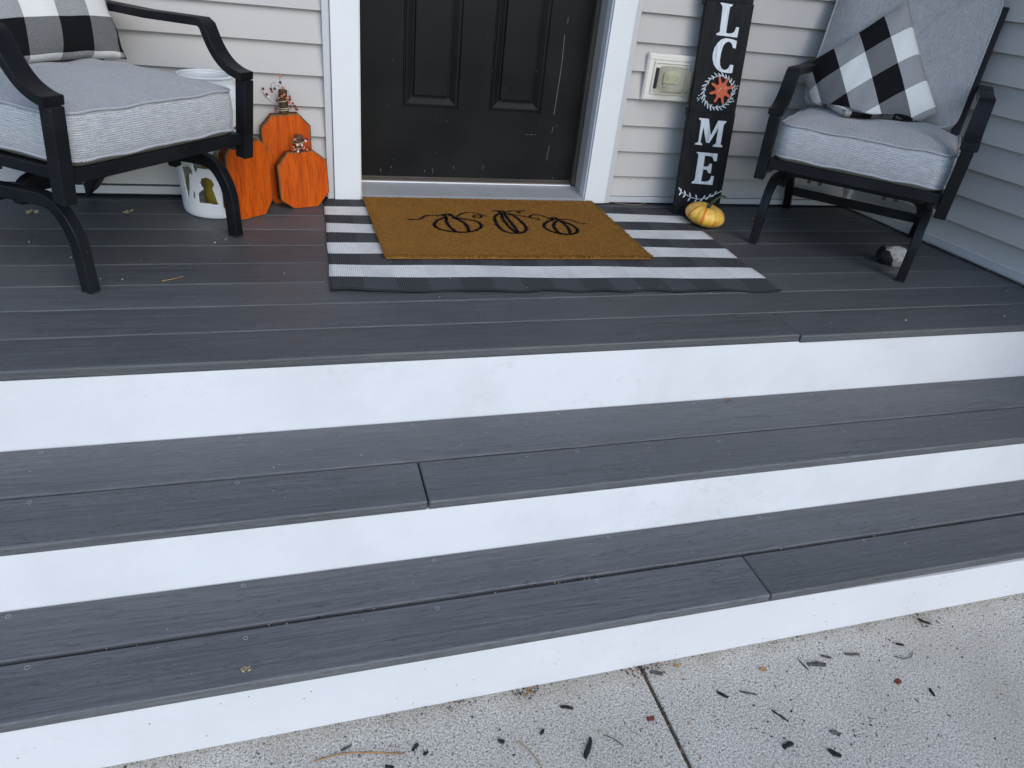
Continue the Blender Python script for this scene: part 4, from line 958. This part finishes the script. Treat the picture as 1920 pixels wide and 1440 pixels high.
# ------------------------------------------------------------------ stone under the right chair
mb = MB(); mb.sphere((0, 0, 0), 1, 20, 14)
r_ = random.Random(4); vv = []
for x, y, z in mb.v:
    n1 = 1 + .12 * math.sin(x * 3.1 + y * 2.2 + 1) + .09 * math.sin(y * 4.7 - z * 3.3) + .06 * math.sin(z * 7 + x * 5)
    x, y, z = x * n1, y * n1, z * n1; x = max(-.80, min(.95, x)); vv.append((x * .062, y * .036, max(z * .038, -.030) + .030))
mb.v = vv; rk = mb.build('rock', M['rock'], smooth=True); rk.location = (1.842, .505, 0); rk.rotation_euler = (0, 0, R(-25)); tag(rk, 'black and grey stone on the boards under the right chair', 'stone')

# ------------------------------------------------------------------ litter: leaves, chips, twigs
def chip_mesh(L, wd, h, seed, curve=0):
    r_ = random.Random(seed); n = 6; v = []; f = []
    for i in range(n + 1):
        t = i / n; wv = wd * (.62 + .38 * math.sin(math.pi * min(1, max(0, .08 + t * .9)))) * r_.uniform(.62, 1.15); y = curve * math.sin(math.pi * t) + r_.uniform(-.1, .1) * wd
        x = (t - .5) * L
        v += [(x, y - wv / 2, 0.0005), (x + r_.uniform(-.05, .05) * L, y - wv * .3, h * r_.uniform(.7, 1.1)), (x, y + wv * .3, h * r_.uniform(.7, 1.1)), (x, y + wv / 2, 0.0005)]
    for i in range(n):
        for k in range(4): f.append((i * 4 + k, i * 4 + (k + 1) % 4, i * 4 + 4 + (k + 1) % 4, i * 4 + 4 + k))
    f += [(3, 2, 1, 0), (n * 4, n * 4 + 1, n * 4 + 2, n * 4 + 3)]; return v, f
def chip(name, x, y, z, L, wd, h, ang, m, label, cat, grp=None, curve=0):
    v, f = chip_mesh(L, wd, h, int((x + 9) * 977 + (y + 9) * 131), curve); o = mesh(name, v, f, M[m]); o.location = (x, y, z); o.rotation_euler = (0, 0, ang); tag(o, label, cat, grp); return o
G = 'bark chips on the concrete'
ZC = Z3 + .0005
for x, y, L, wd, ang, m, lab in (
    (.865, -.657, .046, .013, -.25, 'chip_grey', 'grey split bark chip, widest on the concrete, right of the joint'),
    (.832, -.650, .036, .0045, 1.75, 'chip_grey', 'thin grey bark splinter just left of the wide split chip'),
    (.905, -.643, .024, .008, -.5, 'chip_grey', 'ragged little bark scrap behind the wide split chip'),
    (.977, -.650, .038, .008, -.25, 'chip_grey', 'curved grey bark sliver between the wide split chip and the curled twig'),
    (1.249, -.601, .030, .0085, -.75, 'chip', 'black bark stick close under the lowest riser at far right'),
    (1.124, -.650, .018, .009, -.5, 'chip', 'small knobbly black crumb of bark above the red leaf bit'),
    (1.100, -.784, .021, .0075, 1.35, 'chip', 'short black bark stick standing alone right of the red leaf bit'),
    (.590, -.684, .025, .009, -.75, 'chip', 'stubby black bark chip nearest the joint on its right'),
    (.652, -.692, .038, .006, -.45, 'chip_grey', 'forked grey bark splinter beside the stubby black chip'),
    (.693, -.759, .040, .006, -1.0, 'chip', 'long thin black bark splinter in the middle of the right slab'),
    (.667, -.824, .026, .013, .2, 'chip', 'oval dark bark nugget near the bottom edge, right of the joint'),
    (.793, -.823, .020, .012, -.6, 'chip_grey', 'pair of brown grey bark crumbs above the black star shaped scrap'),
    (.759, -.863, .026, .015, -.8, 'chip', 'star shaped black bark scrap at the bottom edge'),
    (.236, -.738, .046, .011, .95, 'chip', 'largest black bark stick on the slab left of the joint'),
    (.224, -.638, .028, .009, -.35, 'chip', 'dark bark chip behind the largest black stick, left slab'),
    (.153, -.682, .014, .008, .7, 'chip', 'small black crumb left of the largest black stick'),
    (.464, -.599, .026, .010, -.4, 'chip_grey', 'brown grey bark scrap where the joint meets the riser'),
    (-.248, -.630, .020, .006, .3, 'chip_grey', 'slim grey bark chip above the long pine needle'),
    (-.113, -.658, .018, .009, .8, 'chip', 'black bark chip right of the long pine needle tip'),
    (-.094, -.675, .011, .008, .4, 'chip', 'tiny square black crumb below the chip by the pine needle'),
    (-.168, -.688, .018, .010, -.4, 'chip', 'black bark chip at the picture bottom under the pine needle'),
    (.063, -.683, .014, .010, -.5, 'chip', 'rough black crumb at the right end of the left slab litter')):
    chip('bark_chip', x, y, ZC, L, wd, min(.006, wd * .5), ang, m, lab, 'bark chip', G)
chip('leaf_bit', 1.038, -.741, ZC, .018, .016, .002, .4, 'chip_rust', 'dark red leaf fragment on the right slab', 'leaf')
chip('leaf_bit', .398, -.702, ZC, .018, .013, .0025, .1, 'chip_rust', 'square rust red bark flake left of the joint', 'leaf')
chip('leaf_bit', .724, -.642, ZC, .016, .011, .004, -.5, 'chip_tan', 'tan seed husk on the concrete beyond the stubby chip', 'leaf')
chip('leaf_bit', .519, -.589, ZC, .013, .010, .003, -.4, 'chip_tan', 'tan leaf crumb close to the riser, right of the joint', 'leaf')
def strand(name, pts, r, m, label, cat):
    mb = MB(); mb.tube(smooth_pts(pts, 2), r, 5); tag(mb.build(name, M[m], smooth=True), label, cat)
strand('pine_needle', [(-.311, -.645, ZC + .002), (-.26, -.640, ZC + .003), (-.20, -.650, ZC + .002), (-.135, -.668, ZC + .002)], .0016, 'chip_tan', 'long tan pine needle on the left slab', 'pine needle')
strand('twig', [(1.083, -.678, ZC + .002), (1.10, -.692, ZC + .004), (1.125, -.690, ZC + .003), (1.140, -.676, ZC + .002)], .0011, 'chip_grey', 'curled grey twig on the right slab', 'twig')
strand('twig', [(.095, -.690, ZC + .002), (.116, -.716, ZC + .004), (.128, -.752, ZC + .002)], .0012, 'straw', 'pale bent stalk at the left of the left slab litter', 'twig')
strand('twig', [(.280, -.716, ZC + .001), (.300, -.730, ZC + .002), (.312, -.748, ZC + .001)], .001, 'chip_grey', 'short grey twig right of the largest black stick', 'twig')
strand('twig', [(-.635, .452, .002), (-.605, .466, .003), (-.585, .482, .002)], .0013, 'chip_tan', 'brown twig on the boards in front of the left chair', 'twig')
strand('twig', [(1.00, 1.170, .012), (1.06, 1.135, .015), (1.10, 1.14, .013), (1.15, 1.165, .018)], .0011, 'straw', 'straw on the rug beside the door casing', 'twig')
def crumple(name, x, y, s, m, label):
    r_ = random.Random(int(x * 1000)); mb = MB()
    for k in range(9):
        c = Vector((r_.uniform(-s, s) * 1.3, r_.uniform(-s, s) * .8, r_.uniform(.2, 1) * s * .6)); a_ = [Vector((r_.uniform(-1, 1), r_.uniform(-1, 1), r_.uniform(-.6, .6))).normalized() * s * r_.uniform(.5, .9) for _ in range(3)]
        q = [c + a_[0], c + a_[1], c - a_[0] * .7, c - a_[1] * .8]; mb.add([(p.x, p.y, max(.001, p.z)) for p in q], [(0, 1, 2, 3)])
    o = mb.build(name, M[m], recalc=False); o.location = (x, y, 0); tag(o, label, 'leaf'); return o
crumple('dry_leaf', -1.073, 1.014, .012, 'dryleaf', 'crumpled tan leaf on the boards under the left chair, left one')
crumple('dry_leaf', -.803, 1.017, .0125, 'dryleaf', 'crumpled tan leaf on the boards between left chair legs and lantern')
crumple('dry_leaf', 1.574, 1.01, .008, 'chip_tan', 'tiny tan leaf on the boards under the right chair')
o = crumple('seed_husk', -.424, -.545, .0065, 'dryleaf', 'cream and black seed husk on the lower tread'); o.location.z = Z2 + .001
o = crumple('dry_leaf', .904, -.012, .006, 'chip_tan', 'orange brown leaf crumb on the upper tread against the riser'); o.location.z = Z1 + .001
# uncountable crumbs
mb = MB()
def crumb(x, y, z, s, mi, r_):
    a_ = r_.uniform(0, 6.28); L = s * r_.uniform(.8, 2.2); d = Vector((math.cos(a_), math.sin(a_), 0)); n_ = Vector((-d.y, d.x, 0)); c = Vector((x, y, z))
    h = s * r_.uniform(.3, .8); q = [c - d * L / 2, c - n_ * s / 2, c + d * L / 2, c + n_ * s / 2, c + Vector((0, 0, h))]
    mb.add(q, [(0, 1, 4), (1, 2, 4), (2, 3, 4), (3, 0, 4)], mi)
r_ = random.Random(21)
for _ in range(900): crumb(r_.uniform(-.7, 1.8), -.575 - abs(r_.gauss(0, .2)), ZC, r_.choice([.0012, .0015, .002, .002, .003, .0045]), r_.choice([0, 0, 0, 1, 1, 1, 3]), r_)
for _ in range(420): crumb(r_.uniform(-.8, 2.1), RF3 - .0015 - abs(r_.gauss(0, .008)), ZC, r_.choice([.0012, .002, .003]), r_.choice([0, 1, 1, 3]), r_)
for cx_, cy_, n_, s_ in ((.150, -.585, 70, .02), (.435, -.583, 70, .024), (1.26, -.605, 25, .02), (-.02, -.58, 25, .03)):
    for _ in range(n_): crumb(cx_ + r_.gauss(0, s_), min(RF3 - .002, cy_ + r_.gauss(0, .008)), ZC, r_.choice([.002, .003, .005]), r_.choice([0, 1, 1, 3]), r_)
for _ in range(240): crumb(.433 + r_.gauss(0, .0025), r_.uniform(-1.3, RF3), Z3 - .003, r_.choice([.002, .003, .004]), r_.choice([0, 1, 1, 3]), r_)
tag(mb.build('mulch_crumbs', [M['chip'], M['chip_grey'], M['chip_rust'], M['chip_tan']], recalc=False), 'loose bark crumbs scattered over the concrete', kind='stuff')
mb = MB()
SPK = [(1.428, .079), (2.148, .249), (1.518, .057), (1.923, .058), (-.889, .632), (-.707, .608), (-1.019, .834), (-1.02, .754), (-.86, .367), (-.722, .483), (-.492, .774), (-.521, .746), (-.32, .497), (-.787, .478), (-.734, .472)]
for x, y in SPK: crumb(x, y, .0008, r_.choice([.002, .0028, .0036]), 0, r_)
for _ in range(36): crumb(r_.uniform(-1.2, 2.0), r_.uniform(.01, .8), .0008, r_.choice([.0012, .0018, .0025]), r_.choice([0, 0, 1]), r_)
for _ in range(60): crumb(r_.uniform(-1.0, 1.7), r_.uniform(-.3, -.02), Z1 + .0008, r_.choice([.001, .0015, .002]), r_.choice([0, 0, 1]), r_)
for _ in range(60): crumb(r_.uniform(-.9, 1.5), r_.uniform(-.56, -.33), Z2 + .0008, r_.choice([.001, .0015, .002]), r_.choice([0, 0, 1]), r_)
for _ in range(50): crumb(r_.uniform(-.7, 1.2), T2G + r_.uniform(-.004, .004), Z2 - .004, r_.choice([.0015, .0025, .004]), r_.choice([1, 2]), r_)
for _ in range(90): crumb(r_.uniform(-.15, 1.2), r_.choice([r_.uniform(.30, .56), r_.uniform(.9, 1.15)]), .013, r_.choice([.001, .0016, .0022]), r_.choice([0, 0, 1, 2]), r_)
tag(mb.build('debris_specks', [M['fleck'], M['chip'], M['straw']], recalc=False), 'pale specks and grit on the boards and rug', kind='stuff')
